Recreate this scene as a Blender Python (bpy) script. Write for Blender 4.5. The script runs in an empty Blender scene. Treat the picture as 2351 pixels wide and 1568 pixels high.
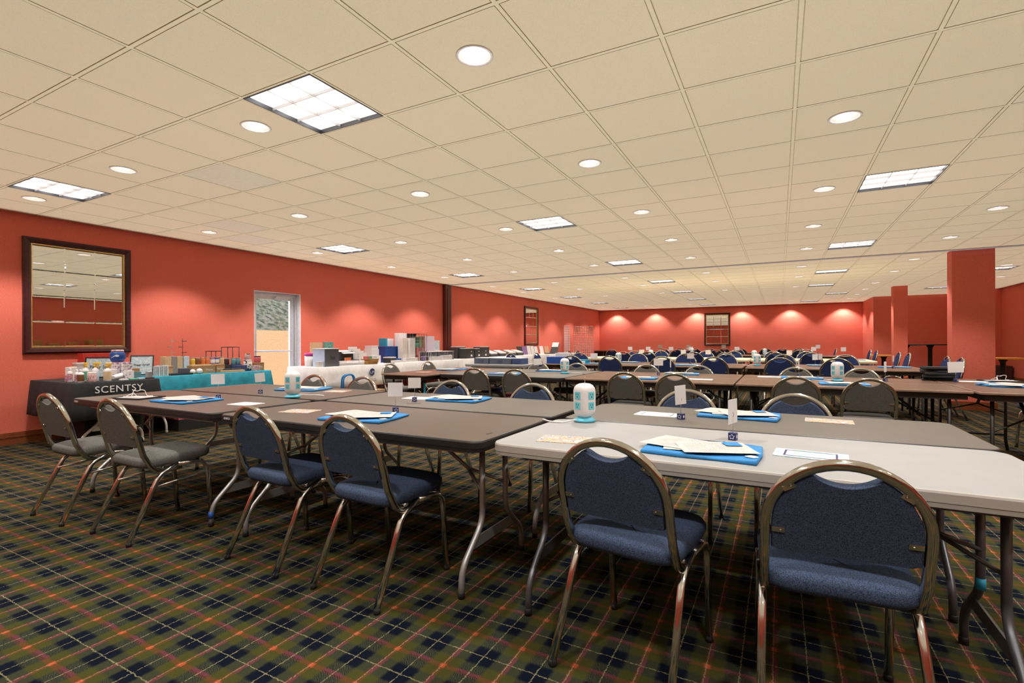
import bpy, bmesh, math, random
from mathutils import Vector, Matrix
random.seed(7)
PI = math.pi
C = bpy.context.scene.collection
sc = bpy.context.scene

# ---------------------------------------------------------------- camera, world, exposure
cam = bpy.data.cameras.new('camera'); camo = bpy.data.objects.new('camera', cam); C.objects.link(camo)
cam.sensor_width = 36; cam.lens = 1145.6 / 2351 * 36; cam.shift_y = 0.00055
cam.clip_start = 0.05; cam.clip_end = 300
camo.location = (0, 0, 1.165); camo.rotation_euler = (PI / 2, 0.0035, 0.4924)
sc.camera = camo
sc.view_settings.view_transform = 'Standard'; sc.view_settings.look = 'None'
sc.view_settings.exposure = 0.0; sc.view_settings.gamma = 1.0; sc.view_settings.use_curve_mapping = False
w = bpy.data.worlds.new('daylight'); sc.world = w; w.use_nodes = True
wn = w.node_tree.nodes; wn.clear()
wo = wn.new('ShaderNodeOutputWorld'); wb = wn.new('ShaderNodeBackground'); ws = wn.new('ShaderNodeTexSky')
ws.sky_type = 'NISHITA'; ws.sun_elevation = math.radians(38); ws.sun_rotation = math.radians(250); ws.sun_disc = False
wb.inputs[1].default_value = 0.75
w.node_tree.links.new(ws.outputs[0], wb.inputs[0]); w.node_tree.links.new(wb.outputs[0], wo.inputs[0])
bl = bpy.data.lights.new('ceiling_fill', 'AREA'); bl.shape = 'RECTANGLE'; bl.size = 13.4; bl.size_y = 28.0; bl.energy = 650; bl.color = (1.0, 0.96, 0.90); bl.spread = math.radians(70)
bo = bpy.data.objects.new('ceiling_fill', bl); C.objects.link(bo); bo.location = (-1.03, 9.55, 2.60); bo.rotation_euler = (PI, 0, 0)   # added fill lamp with no fixture, brightens the ceiling from just below
SPOT_W = 108.0      # each recessed downlight
PANEL_E = 1.6     # emission of each fluorescent diffuser
TUBE_E = 8.0

# ---------------------------------------------------------------- room numbers
T = 0.6096
CH = 2.694
GX0 = -2.3455; GY0 = 1.3412          # ceiling grid origin
XL, XR, YF, YB = -7.82, 5.76, 23.7, -4.6
TRK = 10.93                          # partition track
def gx(v): return GX0 + v * T
def gy(u): return GY0 + u * T

# ---------------------------------------------------------------- materials
MAT = {}
def mat(name, col, rough=0.6, metal=0.0, var=0.08, scale=30.0, spec=0.5, bump=0.0, emit=None, es=0.0, coat=0.0, stretch=None, trans=0.0):
    if name in MAT: return MAT[name]
    m = bpy.data.materials.new(name); m.use_nodes = True; nt = m.node_tree; N = nt.nodes; L = nt.links
    b = N['Principled BSDF']
    b.inputs['Roughness'].default_value = rough; b.inputs['Metallic'].default_value = metal
    b.inputs['Specular IOR Level'].default_value = spec
    if coat: b.inputs['Coat Weight'].default_value = coat; b.inputs['Coat Roughness'].default_value = 0.15
    if trans: b.inputs['Transmission Weight'].default_value = trans
    tc = N.new('ShaderNodeTexCoord'); nz = N.new('ShaderNodeTexNoise'); nz.inputs['Scale'].default_value = scale; nz.inputs['Detail'].default_value = 3
    if stretch:
        mp = N.new('ShaderNodeMapping'); mp.inputs['Scale'].default_value = stretch
        L.new(tc.outputs['Object'], mp.inputs[0]); L.new(mp.outputs[0], nz.inputs['Vector'])
    else: L.new(tc.outputs['Object'], nz.inputs['Vector'])
    cr = N.new('ShaderNodeValToRGB'); cr.color_ramp.elements[0].position = 0.35; cr.color_ramp.elements[1].position = 0.65
    a = [max(0, c * (1 - var)) for c in col]; d = [min(1, c * (1 + var)) for c in col]
    cr.color_ramp.elements[0].color = (*a, 1); cr.color_ramp.elements[1].color = (*d, 1)
    L.new(nz.outputs['Fac'], cr.inputs[0]); L.new(cr.outputs[0], b.inputs['Base Color'])
    if bump:
        bp = N.new('ShaderNodeBump'); bp.inputs['Strength'].default_value = bump; bp.inputs['Distance'].default_value = 0.002
        L.new(nz.outputs['Fac'], bp.inputs['Height']); L.new(bp.outputs[0], b.inputs['Normal'])
    if emit:
        b.inputs['Emission Color'].default_value = (*emit, 1); b.inputs['Emission Strength'].default_value = es
    MAT[name] = m
    return m
def M(k): return MAT[k]

mat('wallpaper', (0.76, 0.170, 0.115), 0.75, var=0.11, scale=14, stretch=(6, 6, 16), spec=0.25, bump=0.15)
mat('ceiling_tile', (0.80, 0.70, 0.51), 0.9, var=0.05, scale=260, spec=0.1, bump=0.25)
mat('ceiling_tbar', (0.82, 0.73, 0.53), 0.7, var=0.03)
mat('tile_edge', (0.60, 0.50, 0.28), 0.9, var=0.05)
mat('smooth_tile', (0.74, 0.655, 0.51), 0.8, var=0.03)
mat('mahogany', (0.085, 0.016, 0.010), 0.35, var=0.25, scale=14, stretch=(12, 12, 1.5))
mat('cherry_base', (0.22, 0.060, 0.020), 0.35, var=0.3, scale=12, stretch=(2, 2, 14))
mat('dark_frame', (0.055, 0.012, 0.014), 0.3, var=0.2)
mat('gold', (0.75, 0.50, 0.18), 0.35, 0.9)
mat('mirror', (0.86, 0.88, 0.87), 0.015, 1.0, var=0.0)
mat('aluminium', (0.72, 0.74, 0.78), 0.35, 0.6, var=0.04)
mat('white_paint', (0.80, 0.76, 0.76), 0.5)
mat('track_grey', (0.52, 0.48, 0.50), 0.5)
mat('chrome', (0.60, 0.60, 0.56), 0.11, 1.0, var=0.06, scale=8)
mat('leg_chrome', (0.80, 0.82, 0.84), 0.15, 1.0, var=0.10, scale=18)
mat('rubber', (0.015, 0.015, 0.016), 0.6)
mat('blue_fabric', (0.040, 0.056, 0.098), 0.95, var=0.65, scale=420, spec=0.15, bump=0.2)
mat('grey_fabric', (0.115, 0.108, 0.098), 0.95, var=0.50, scale=380, spec=0.15, bump=0.2)
mat('navy_fabric', (0.020, 0.034, 0.115), 0.85, var=0.25, scale=200, spec=0.2)
mat('taupe_top', (0.100, 0.073, 0.058), 0.42, var=0.08, scale=5, stretch=(1, 26, 1), spec=0.5)
mat('taupe_edge', (0.016, 0.013, 0.012), 0.45, var=0.15, scale=60)
mat('gray_top', (0.122, 0.107, 0.091), 0.45, var=0.07, scale=5, stretch=(1, 26, 1), spec=0.5)
mat('white_top', (0.305, 0.298, 0.292), 0.6, var=0.03, scale=5)
mat('white_edge', (0.38, 0.35, 0.315), 0.6, var=0.04, scale=8, stretch=(1, 1, 40))
mat('brown_top', (0.125, 0.062, 0.038), 0.32, var=0.16, scale=3, stretch=(2, 30, 1), spec=0.5)
mat('brown_edge', (0.24, 0.15, 0.10), 0.45, var=0.1)
mat('walnut_top', (0.115, 0.060, 0.042), 0.35, var=0.16, scale=3, stretch=(2, 30, 1))
mat('cream_top', (0.78, 0.66, 0.45), 0.45, var=0.03)
mat('apron_dark', (0.022, 0.014, 0.011), 0.5)
mat('leg_grey', (0.40, 0.40, 0.39), 0.38, 0.55, var=0.04)
mat('leg_steel', (0.12, 0.12, 0.13), 0.38, 0.6, var=0.04)
mat('leg_dark', (0.030, 0.024, 0.022), 0.45, 0.2)
mat('leg_white', (0.75, 0.72, 0.68), 0.45)
mat('tape_blue', (0.02, 0.10, 0.50), 0.5)
mat('tape_cyan', (0.02, 0.32, 0.52), 0.5)
mat('bag_blue', (0.020, 0.205, 0.500), 0.7, var=0.10, scale=40, bump=0.2)
mat('bag_print', (0.82, 0.88, 0.92), 0.7)
mat('paper', (0.76, 0.74, 0.73), 0.8, var=0.02, scale=20)
mat('paper_warm', (0.83, 0.76, 0.70), 0.8, var=0.03, scale=20)
mat('plastic_white', (0.76, 0.73, 0.74), 0.3, var=0.02)
mat('socket_cyan', (0.16, 0.58, 0.66), 0.4, var=0.02)
mat('base_cyan', (0.10, 0.50, 0.68), 0.35, var=0.02)
mat('ink', (0.03, 0.03, 0.035), 0.7)
mat('cube_blue', (0.022, 0.030, 0.130), 0.4)
mat('steel_wire', (0.55, 0.52, 0.50), 0.3, 0.9)
mat('black_cloth', (0.012, 0.013, 0.015), 0.85, var=0.2, scale=30)
mat('teal_cloth', (0.010, 0.255, 0.350), 0.7, var=0.18, scale=14, bump=0.3)
mat('white_cloth', (0.80, 0.77, 0.76), 0.85, var=0.05, scale=14)
mat('cardboard', (0.42, 0.24, 0.11), 0.8, var=0.12, scale=40)
mat('tan_card', (0.55, 0.34, 0.19), 0.8, var=0.06)
mat('kraft_light', (0.62, 0.45, 0.27), 0.8, var=0.06)
mat('black_plastic', (0.018, 0.019, 0.020), 0.45)
mat('box_black', (0.035, 0.037, 0.038), 0.6)
mat('bin_grey', (0.130, 0.125, 0.150), 0.85, var=0.1, scale=60)
mat('bin_slate', (0.085, 0.100, 0.140), 0.85, var=0.1, scale=60)
mat('bin_navy', (0.045, 0.070, 0.170), 0.85, var=0.1, scale=60)
mat('bin_light', (0.50, 0.60, 0.78), 0.8, var=0.05)
mat('royal_blue', (0.010, 0.065, 0.290), 0.4)
mat('cyan_book', (0.01, 0.33, 0.50), 0.5)
mat('lilac', (0.58, 0.50, 0.60), 0.5)
mat('purple', (0.25, 0.14, 0.33), 0.6)
mat('magenta', (0.60, 0.05, 0.35), 0.5)
mat('pink', (0.75, 0.03, 0.18), 0.6)
mat('rose', (0.62, 0.13, 0.16), 0.7)
mat('yellow', (0.80, 0.50, 0.06), 0.5)
mat('orange', (0.72, 0.19, 0.06), 0.5)
mat('wax_brown', (0.20, 0.085, 0.035), 0.4)
mat('red_paint', (0.52, 0.03, 0.02), 0.4)
mat('green_print', (0.12, 0.26, 0.22), 0.7, var=0.5, scale=60)
mat('mint', (0.10, 0.40, 0.26), 0.6)
mat('teal_glass', (0.14, 0.33, 0.38), 0.3)
mat('wicker', (0.45, 0.22, 0.06), 0.7, var=0.35, scale=60, stretch=(1, 1, 4), bump=0.5)
mat('light_blue', (0.55, 0.70, 0.82), 0.6)
mat('lamp_white', (1, 1, 1), 0.5, emit=(1.0, 0.97, 0.93), es=TUBE_E)
mat('diffuser', (0.9, 0.9, 0.9), 0.5, emit=(1.0, 0.97, 0.96), es=PANEL_E)
def _tubes():
    m = MAT['diffuser']; nt = m.node_tree; b = nt.nodes['Principled BSDF']; tc = nt.nodes.new('ShaderNodeTexCoord'); sp = nt.nodes.new('ShaderNodeSeparateXYZ'); nt.links.new(tc.outputs['Object'], sp.inputs[0])
    k = nt.nodes.new('ShaderNodeMath'); k.operation = 'MULTIPLY'; k.inputs[1].default_value = 2 * PI / 0.19; nt.links.new(sp.outputs[1], k.inputs[0])
    c = nt.nodes.new('ShaderNodeMath'); c.operation = 'COSINE'; nt.links.new(k.outputs[0], c.inputs[0])
    a = nt.nodes.new('ShaderNodeMath'); a.operation = 'MULTIPLY_ADD'; a.inputs[1].default_value = PANEL_E * .62; a.inputs[2].default_value = PANEL_E; nt.links.new(c.outputs[0], a.inputs[0]); nt.links.new(a.outputs[0], b.inputs['Emission Strength'])
_tubes()      # three fluorescent tubes glow through each diffuser
mat('reflector', (0.42, 0.34, 0.30), 0.35, 0.2, var=0.02)
mat('louver', (0.86, 0.84, 0.82), 0.3, 0.2, var=0.02)
mat('stucco', (0.66, 0.45, 0.19), 0.9, var=0.08, scale=30, bump=0.3)
mat('bar_black', (0.012, 0.013, 0.014), 0.35)
mat('amber_wood', (0.62, 0.27, 0.05), 0.35)
mat('fig_dark', (0.05, 0.02, 0.02), 0.5)
mat('cow_print', (0.75, 0.71, 0.66), 0.5)
mat('floral', (0.72, 0.40, 0.40), 0.6, var=0.6, scale=90)
mat('star_white', (0.80, 0.82, 0.88), 0.5)

def ramp(nt, stops, interp='LINEAR'):
    r = nt.nodes.new('ShaderNodeValToRGB'); cr = r.color_ramp; cr.interpolation = interp
    while len(cr.elements) > 1: cr.elements.remove(cr.elements[-1])
    for i, (p, c) in enumerate(stops):
        e = cr.elements[0] if i == 0 else cr.elements.new(p)
        e.position = p; e.color = (*c, 1)
    return r
def mathn(nt, op, a, b=None):
    n = nt.nodes.new('ShaderNodeMath'); n.operation = op
    for i, x in enumerate((a, b)):
        if x is None: continue
        if isinstance(x, (int, float)): n.inputs[i].default_value = x
        else: nt.links.new(x, n.inputs[i])
    return n.outputs[0]
def mix(nt, fac, a, b, mode='MIX'):
    n = nt.nodes.new('ShaderNodeMix'); n.data_type = 'RGBA'; n.blend_type = mode
    if isinstance(fac, (int, float)): n.inputs[0].default_value = fac
    else: nt.links.new(fac, n.inputs[0])
    for i, x in ((6, a), (7, b)):
        if isinstance(x, tuple): n.inputs[i].default_value = (*x, 1)
        else: nt.links.new(x, n.inputs[i])
    return n.outputs[2]

def carpet():
    m = bpy.data.materials.new('plaid_carpet'); m.use_nodes = True; nt = m.node_tree; N = nt.nodes; L = nt.links
    b = N['Principled BSDF']; b.inputs['Roughness'].default_value = 1.0; b.inputs['Specular IOR Level'].default_value = 0.05
    tc = N.new('ShaderNodeTexCoord'); sp = N.new('ShaderNodeSeparateXYZ')
    wn_ = N.new('ShaderNodeTexNoise'); wn_.inputs['Scale'].default_value = 90; L.new(tc.outputs['Object'], wn_.inputs['Vector'])
    vm = N.new('ShaderNodeVectorMath'); vm.operation = 'SCALE'; vm.inputs['Scale'].default_value = 0.012
    L.new(wn_.outputs['Color'], vm.inputs[0])
    va = N.new('ShaderNodeVectorMath'); va.operation = 'ADD'; L.new(tc.outputs['Object'], va.inputs[0]); L.new(vm.outputs[0], va.inputs[1])
    L.new(va.outputs[0], sp.inputs[0])
    def axis(o, off, per):
        return mathn(nt, 'FRACT', mathn(nt, 'DIVIDE', mathn(nt, 'ADD', o, 100 * per - off), per))
    tx = axis(sp.outputs[0], -2.755 + 0.003, 0.2105); ty = axis(sp.outputs[1], 1.03 + 0.003, 0.2200)
    olive = (0.044, 0.044, 0.011); navy = (0.005, 0.008, 0.015); org = (0.130, 0.036, 0.016); pink = (0.15, 0.03, 0.05)
    st = [(0.0, org), (0.035, org), (0.06, olive), (0.25, olive), (0.31, navy), (0.69, navy), (0.75, olive), (0.935, olive), (0.96, org)]
    rx = ramp(nt, st); ry = ramp(nt, st); L.new(tx, rx.inputs[0]); L.new(ty, ry.inputs[0])
    tw = mathn(nt, 'FRACT', mathn(nt, 'MULTIPLY', mathn(nt, 'ADD', sp.outputs[0], sp.outputs[1]), 120.0))
    twf = mathn(nt, 'ADD', mathn(nt, 'MULTIPLY', mathn(nt, 'GREATER_THAN', tw, 0.5), 0.5), 0.25)
    col = mix(nt, twf, rx.outputs[0], ry.outputs[0])
    # extra depth where both bands are navy
    nb = [(0.0, (0, 0, 0)), (0.24, (0, 0, 0)), (0.31, (1, 1, 1)), (0.69, (1, 1, 1)), (0.76, (0, 0, 0))]
    bx = ramp(nt, nb); by = ramp(nt, nb); L.new(tx, bx.inputs[0]); L.new(ty, by.inputs[0])
    both = mathn(nt, 'MULTIPLY', bx.outputs[0], by.outputs[0])
    # band of mixed yarns: green grey twill where only one way is navy
    one = mathn(nt, 'SUBTRACT', mathn(nt, 'MAXIMUM', bx.outputs[0], by.outputs[0]), both)
    fleck = mathn(nt, 'MULTIPLY', one, mathn(nt, 'MULTIPLY', mathn(nt, 'GREATER_THAN', tw, 0.6), 0.42))
    col = mix(nt, fleck, col, (0.046, 0.058, 0.046))
    col = mix(nt, mathn(nt, 'MULTIPLY', both, 0.92), col, (0.003, 0.005, 0.011))
    ob = [(0.0, (1, 1, 1)), (0.035, (1, 1, 1)), (0.06, (0, 0, 0)), (0.935, (0, 0, 0)), (0.96, (1, 1, 1))]
    ox = ramp(nt, ob); oy = ramp(nt, ob); L.new(tx, ox.inputs[0]); L.new(ty, oy.inputs[0])
    col = mix(nt, mathn(nt, 'MULTIPLY', mathn(nt, 'MULTIPLY', ox.outputs[0], oy.outputs[0]), 0.9), col, (0.34, 0.065, 0.022))
    # fine light threads: pale yellow through the navy bands and beside the orange ones, dashed
    dash = N.new('ShaderNodeTexNoise'); dash.inputs['Scale'].default_value = 160; L.new(tc.outputs['Object'], dash.inputs['Vector'])
    dsh = mathn(nt, 'GREATER_THAN', dash.outputs['Fac'], 0.42)
    def thread(t, c, wdt): return mathn(nt, 'LESS_THAN', mathn(nt, 'ABSOLUTE', mathn(nt, 'SUBTRACT', t, c)), wdt)
    th = mathn(nt, 'MAXIMUM', thread(tx, 0.5, 0.010), thread(ty, 0.5, 0.010))
    th2 = mathn(nt, 'MAXIMUM', thread(tx, 0.985, 0.010), 0.0)
    pk = mathn(nt, 'MULTIPLY', mathn(nt, 'MAXIMUM', mathn(nt, 'MULTIPLY', thread(tx, 0.02, 0.045), by.outputs[0]), mathn(nt, 'MULTIPLY', thread(ty, 0.02, 0.045), bx.outputs[0])), 0.45)
    col = mix(nt, pk, col, pink)
    col = mix(nt, mathn(nt, 'MULTIPLY', mathn(nt, 'MULTIPLY', th, dsh), 0.6), col, (0.26, 0.23, 0.12))
    col = mix(nt, mathn(nt, 'MULTIPLY', mathn(nt, 'MULTIPLY', th2, dsh), 0.6), col, (0.27, 0.21, 0.12))
    n2 = N.new('ShaderNodeTexNoise'); n2.inputs['Scale'].default_value = 420; L.new(tc.outputs['Object'], n2.inputs['Vector'])
    r2 = ramp(nt, [(0.3, (0.75, 0.75, 0.75)), (0.7, (1.25, 1.25, 1.25))]); L.new(n2.outputs['Fac'], r2.inputs[0])
    col = mix(nt, 1.0, col, r2.outputs[0], 'MULTIPLY')
    L.new(col, b.inputs['Base Color'])
    bp = N.new('ShaderNodeBump'); bp.inputs['Strength'].default_value = 0.5; bp.inputs['Distance'].default_value = 0.004
    L.new(n2.outputs['Fac'], bp.inputs['Height']); L.new(bp.outputs[0], b.inputs['Normal'])
    MAT['carpet'] = m
carpet()
def grassmat():
    m = bpy.data.materials.new('hill_grass'); m.use_nodes = True; nt = m.node_tree; N = nt.nodes; L = nt.links
    b = N['Principled BSDF']; b.inputs['Roughness'].default_value = 1
    tc = N.new('ShaderNodeTexCoord'); n = N.new('ShaderNodeTexNoise'); n.inputs['Scale'].default_value = 7; n.inputs['Detail'].default_value = 8
    L.new(tc.outputs['Object'], n.inputs['Vector'])
    r = ramp(nt, [(0.35, (0.05, 0.04, 0.025)), (0.45, (0.11, 0.105, 0.04)), (0.55, (0.22, 0.175, 0.10)), (0.7, (0.30, 0.22, 0.15))]); L.new(n.outputs['Fac'], r.inputs[0])
    L.new(r.outputs[0], b.inputs['Base Color']); MAT['grass'] = m
grassmat()
def printmat(name, base, cols, scale=25, sharp=True):
    m = bpy.data.materials.new(name); m.use_nodes = True; nt = m.node_tree; N = nt.nodes; L = nt.links
    b = N['Principled BSDF']; b.inputs['Roughness'].default_value = 0.45
    tc = N.new('ShaderNodeTexCoord'); n = N.new('ShaderNodeTexNoise'); n.inputs['Scale'].default_value = scale; n.inputs['Detail'].default_value = 2
    L.new(tc.outputs['Object'], n.inputs['Vector'])
    k = len(cols); r = ramp(nt, [(0.0, base)] + [(0.40 + 0.25 * i / k, c) for i, c in enumerate(cols)], 'CONSTANT' if sharp else 'LINEAR')
    L.new(n.outputs['Fac'], r.inputs[0]); L.new(r.outputs[0], b.inputs['Base Color']); MAT[name] = m
printmat('flyer_print', (0.58, 0.46, 0.34), [(0.56, 0.28, 0.12), (0.60, 0.50, 0.42), (0.25, 0.24, 0.30), (0.62, 0.55, 0.50)], 22)
def written(m):
    nt = m.node_tree; L = nt.links; b = nt.nodes['Principled BSDF']; old = b.inputs['Base Color'].links[0].from_socket
    tc = nt.nodes.new('ShaderNodeTexCoord'); sp = nt.nodes.new('ShaderNodeSeparateXYZ'); L.new(tc.outputs['Object'], sp.inputs[0])
    row = mathn(nt, 'MULTIPLY', sp.outputs[1], 105.0); inrow = mathn(nt, 'GREATER_THAN', mathn(nt, 'FRACT', mathn(nt, 'ADD', row, 500.0)), 0.58)
    cv = nt.nodes.new('ShaderNodeCombineXYZ'); L.new(mathn(nt, 'MULTIPLY', sp.outputs[0], 170.0), cv.inputs[0]); L.new(mathn(nt, 'MULTIPLY', mathn(nt, 'FLOOR', row), 7.3), cv.inputs[1])
    nz = nt.nodes.new('ShaderNodeTexNoise'); nz.inputs['Scale'].default_value = 1.0; nz.inputs['Detail'].default_value = 1; L.new(cv.outputs[0], nz.inputs['Vector'])
    word = mathn(nt, 'GREATER_THAN', nz.outputs['Fac'], 0.45)
    inx = mathn(nt, 'LESS_THAN', mathn(nt, 'ABSOLUTE', sp.outputs[0]), 0.085); iny = mathn(nt, 'LESS_THAN', mathn(nt, 'ABSOLUTE', sp.outputs[1]), 0.105)
    f = mathn(nt, 'MULTIPLY', mathn(nt, 'MULTIPLY', inrow, word), mathn(nt, 'MULTIPLY', inx, iny))
    L.new(mix(nt, mathn(nt, 'MULTIPLY', f, 0.55), old, (0.14, 0.14, 0.18)), b.inputs['Base Color'])
printmat('pale_print', (0.50, 0.57, 0.60), [(0.38, 0.50, 0.56), (0.60, 0.62, 0.60)], 30)
printmat('page_print', (0.60, 0.58, 0.55), [(0.60, 0.58, 0.55), (0.57, 0.54, 0.48), (0.52, 0.51, 0.52)], 16)
written(MAT['page_print'])
printmat('dots_print', (0.82, 0.78, 0.78), [(0.80, 0.76, 0.76), (0.80, 0.76, 0.76), (0.30, 0.16, 0.38)], 45)
printmat('cow', (0.78, 0.73, 0.68), [(0.78, 0.73, 0.68), (0.04, 0.03, 0.03)], 28)
printmat('label_purple', (0.82, 0.78, 0.80), [(0.32, 0.12, 0.45), (0.85, 0.35, 0.10), (0.32, 0.12, 0.45)], 60)

# ---------------------------------------------------------------- mesh helpers
def bx(bm, x0, x1, y0, y1, z0, z1, mi=0, bev=0.0, rot=0.0, c=None):
    vs = [bm.verts.new((x, y, z)) for z in (z0, z1) for y in (y0, y1) for x in (x0, x1)]
    idx = [(0, 2, 3, 1), (4, 5, 7, 6), (0, 1, 5, 4), (1, 3, 7, 5), (3, 2, 6, 7), (2, 0, 4, 6)]
    fs = [bm.faces.new([vs[i] for i in f]) for f in idx]
    for f in fs: f.material_index = mi
    if bev > 0:
        r = bmesh.ops.bevel(bm, geom=list({e for f in fs for e in f.edges}), offset=bev, segments=2, affect='EDGES', profile=0.5)
        for f in r['faces']: f.material_index = mi
        if rot: vs = list({v for f in bm.faces for v in f.verts if f.is_valid})
    if rot:
        c = c or ((x0 + x1) / 2, (y0 + y1) / 2, 0)
        bmesh.ops.rotate(bm, verts=[v for v in vs if v.is_valid], cent=c, matrix=Matrix.Rotation(rot, 3, 'Z'))
    return vs
def box(x0, x1, y0, y1, z0, z1, bev=0.0):
    bm = bmesh.new(); bx(bm, x0, x1, y0, y1, z0, z1, bev=bev); return bm
def tube(bm, pts, r, n=8, sq=False, cap=True, mi=0, closed=False):
    if sq and n == 8: n = 12
    P = [Vector(p) for p in pts]; k = len(P); rings = []
    up = Vector((0, 0, 1)); prev = None
    for i in range(k):
        if closed: t = (P[(i + 1) % k] - P[i - 1]).normalized()
        else: t = ((P[min(i + 1, k - 1)] - P[max(i - 1, 0)])).normalized()
        if prev is None:
            a = t.cross(up)
            if a.length < 0.05: a = t.cross(Vector((1, 0, 0)))
            a.normalize()
        else:
            a = prev - t * prev.dot(t)
            a.normalize()
        prev = a; b = t.cross(a)
        ring = []
        for j in range(n):
            th = 2 * PI * (j + (0.5 if not sq else 0.5)) / n
            cx, cy = math.cos(th), math.sin(th)
            if sq:
                q = (abs(cx) ** 5 + abs(cy) ** 5) ** -0.2; cx *= q; cy *= q
            ring.append(bm.verts.new(P[i] + (a * cx + b * cy) * r))
        rings.append(ring)
    for i in range(k - (0 if closed else 1)):
        A, B = rings[i], rings[(i + 1) % k]
        for j in range(n):
            f = bm.faces.new((A[j], A[(j + 1) % n], B[(j + 1) % n], B[j])); f.smooth = not sq or n > 4; f.material_index = mi
    if cap and not closed:
        f = bm.faces.new(rings[0][::-1]); f.material_index = mi; f = bm.faces.new(rings[-1]); f.material_index = mi
def fillet(pts, r, n=6):
    P = [Vector(p) for p in pts]; out = [P[0]]
    for i in range(1, len(P) - 1):
        a, b, c = P[i - 1], P[i], P[i + 1]
        d1 = (a - b); d2 = (c - b); rr = min(r, d1.length * 0.48, d2.length * 0.48)
        s = b + d1.normalized() * rr; e = b + d2.normalized() * rr
        for k in range(n + 1):
            t = k / n
            out.append(s * (1 - t) ** 2 + b * 2 * t * (1 - t) + e * t ** 2)
    out.append(P[-1]); return out
def lathe(bm, prof, n=24, c=(0, 0), mi=0, cap=True):
    rings = []
    for r, z in prof:
        rings.append([bm.verts.new((c[0] + r * math.cos(2 * PI * j / n), c[1] + r * math.sin(2 * PI * j / n), z)) for j in range(n)])
    for A, B in zip(rings, rings[1:]):
        for j in range(n):
            f = bm.faces.new((A[j], A[(j + 1) % n], B[(j + 1) % n], B[j])); f.smooth = True; f.material_index = mi
    if cap:
        f = bm.faces.new(rings[0][::-1]); f.material_index = mi; f = bm.faces.new(rings[-1]); f.material_index = mi
def prism(bm, outline, z0, z1, mi=0, mi_top=None, wob=0.0):
    lo = [bm.verts.new((x, y, z0)) for x, y in outline]; hi = [bm.verts.new((x, y, z1 + (random.uniform(-wob, wob) if wob else 0))) for x, y in outline]
    n = len(outline)
    for j in range(n):
        f = bm.faces.new((lo[j], lo[(j + 1) % n], hi[(j + 1) % n], hi[j])); f.material_index = mi
    f = bm.faces.new(lo[::-1]); f.material_index = mi
    f = bm.faces.new(hi); f.material_index = mi if mi_top is None else mi_top
def rrect(w, d, r, n=5, cx=0, cy=0):
    o = []
    for sx, sy, a0 in ((1, 1, 0), (-1, 1, PI / 2), (-1, -1, PI), (1, -1, 1.5 * PI)):
        for k in range(n + 1):
            a = a0 + PI / 2 * k / n
            o.append((cx + sx * (w / 2 - r) + r * math.cos(a), cy + sy * (d / 2 - r) + r * math.sin(a)))
    return o
def loft(bm, loops, mi=0, smooth=True, mis=None):
    R = [[bm.verts.new(p) for p in l] for l in loops]; n = len(R[0])
    for i, (A, B) in enumerate(zip(R, R[1:])):
        for j in range(n):
            f = bm.faces.new((A[j], A[(j + 1) % n], B[(j + 1) % n], B[j])); f.smooth = smooth; f.material_index = mis[i] if mis else mi
    f = bm.faces.new(R[0][::-1]); f.material_index = mis[0] if mis else mi
    f = bm.faces.new(R[-1]); f.material_index = mis[-1] if mis else mi

def obj(name, bm, mats, parent=None, loc=None, rot=None, recalc=True):
    me = bpy.data.meshes.new(name)
    if recalc: bmesh.ops.recalc_face_normals(bm, faces=bm.faces)
    bm.to_mesh(me); bm.free()
    for m in (mats if isinstance(mats, (list, tuple)) else [mats]): me.materials.append(MAT[m] if isinstance(m, str) else m)
    o = bpy.data.objects.new(name, me); C.objects.link(o)
    if parent: o.parent = parent
    if loc: o.location = loc
    if rot is not None: o.rotation_euler = rot if isinstance(rot, (tuple, list)) else (0, 0, rot)
    return o
def thing(name, label, cat, loc=(0, 0, 0), rot=0.0, group=None):
    o = bpy.data.objects.new(name, None); C.objects.link(o); o.empty_display_size = 0.1
    o.location = loc; o.rotation_euler = rot if isinstance(rot, (tuple, list)) else (0, 0, rot)
    return tag(o, label, cat, group)
def tag(o, label, cat, group=None):
    o['label'] = label; o['category'] = cat
    if group: o['group'] = group
    return o
def struct(name, bm, m):
    o = obj(name, bm, m); o['kind'] = 'structure'; return o
def dup(root, loc, rot, label, group=None):
    r = root.copy(); C.objects.link(r); r.location = loc
    r.rotation_euler = rot if isinstance(rot, (tuple, list)) else (0, 0, rot)
    r['label'] = label
    if group: r['group'] = group
    for ch in list(root.children):
        c = ch.copy(); C.objects.link(c); c.parent = r
        for g in list(ch.children):
            d = g.copy(); C.objects.link(d); d.parent = c
    return r
ORD = ['first', 'second', 'third', 'fourth', 'fifth', 'sixth', 'seventh', 'eighth', 'ninth', 'tenth', 'eleventh', 'twelfth']
def text_bm(s, size, depth=0.0015, bold=0.0, spacing=1.0):
    cu = bpy.data.curves.new('lettering', 'FONT'); cu.body = s; cu.size = size; cu.extrude = depth; cu.align_x = 'CENTER'; cu.align_y = 'CENTER'; cu.offset = bold
    cu.space_character = spacing; cu.resolution_u = 3
    o = bpy.data.objects.new('lettering', cu); C.objects.link(o)
    dg = bpy.context.evaluated_depsgraph_get(); me = bpy.data.meshes.new_from_object(o.evaluated_get(dg))
    bm = bmesh.new(); bm.from_mesh(me); bpy.data.objects.remove(o); bpy.data.curves.remove(cu); bpy.data.meshes.remove(me)
    return bm

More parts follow.
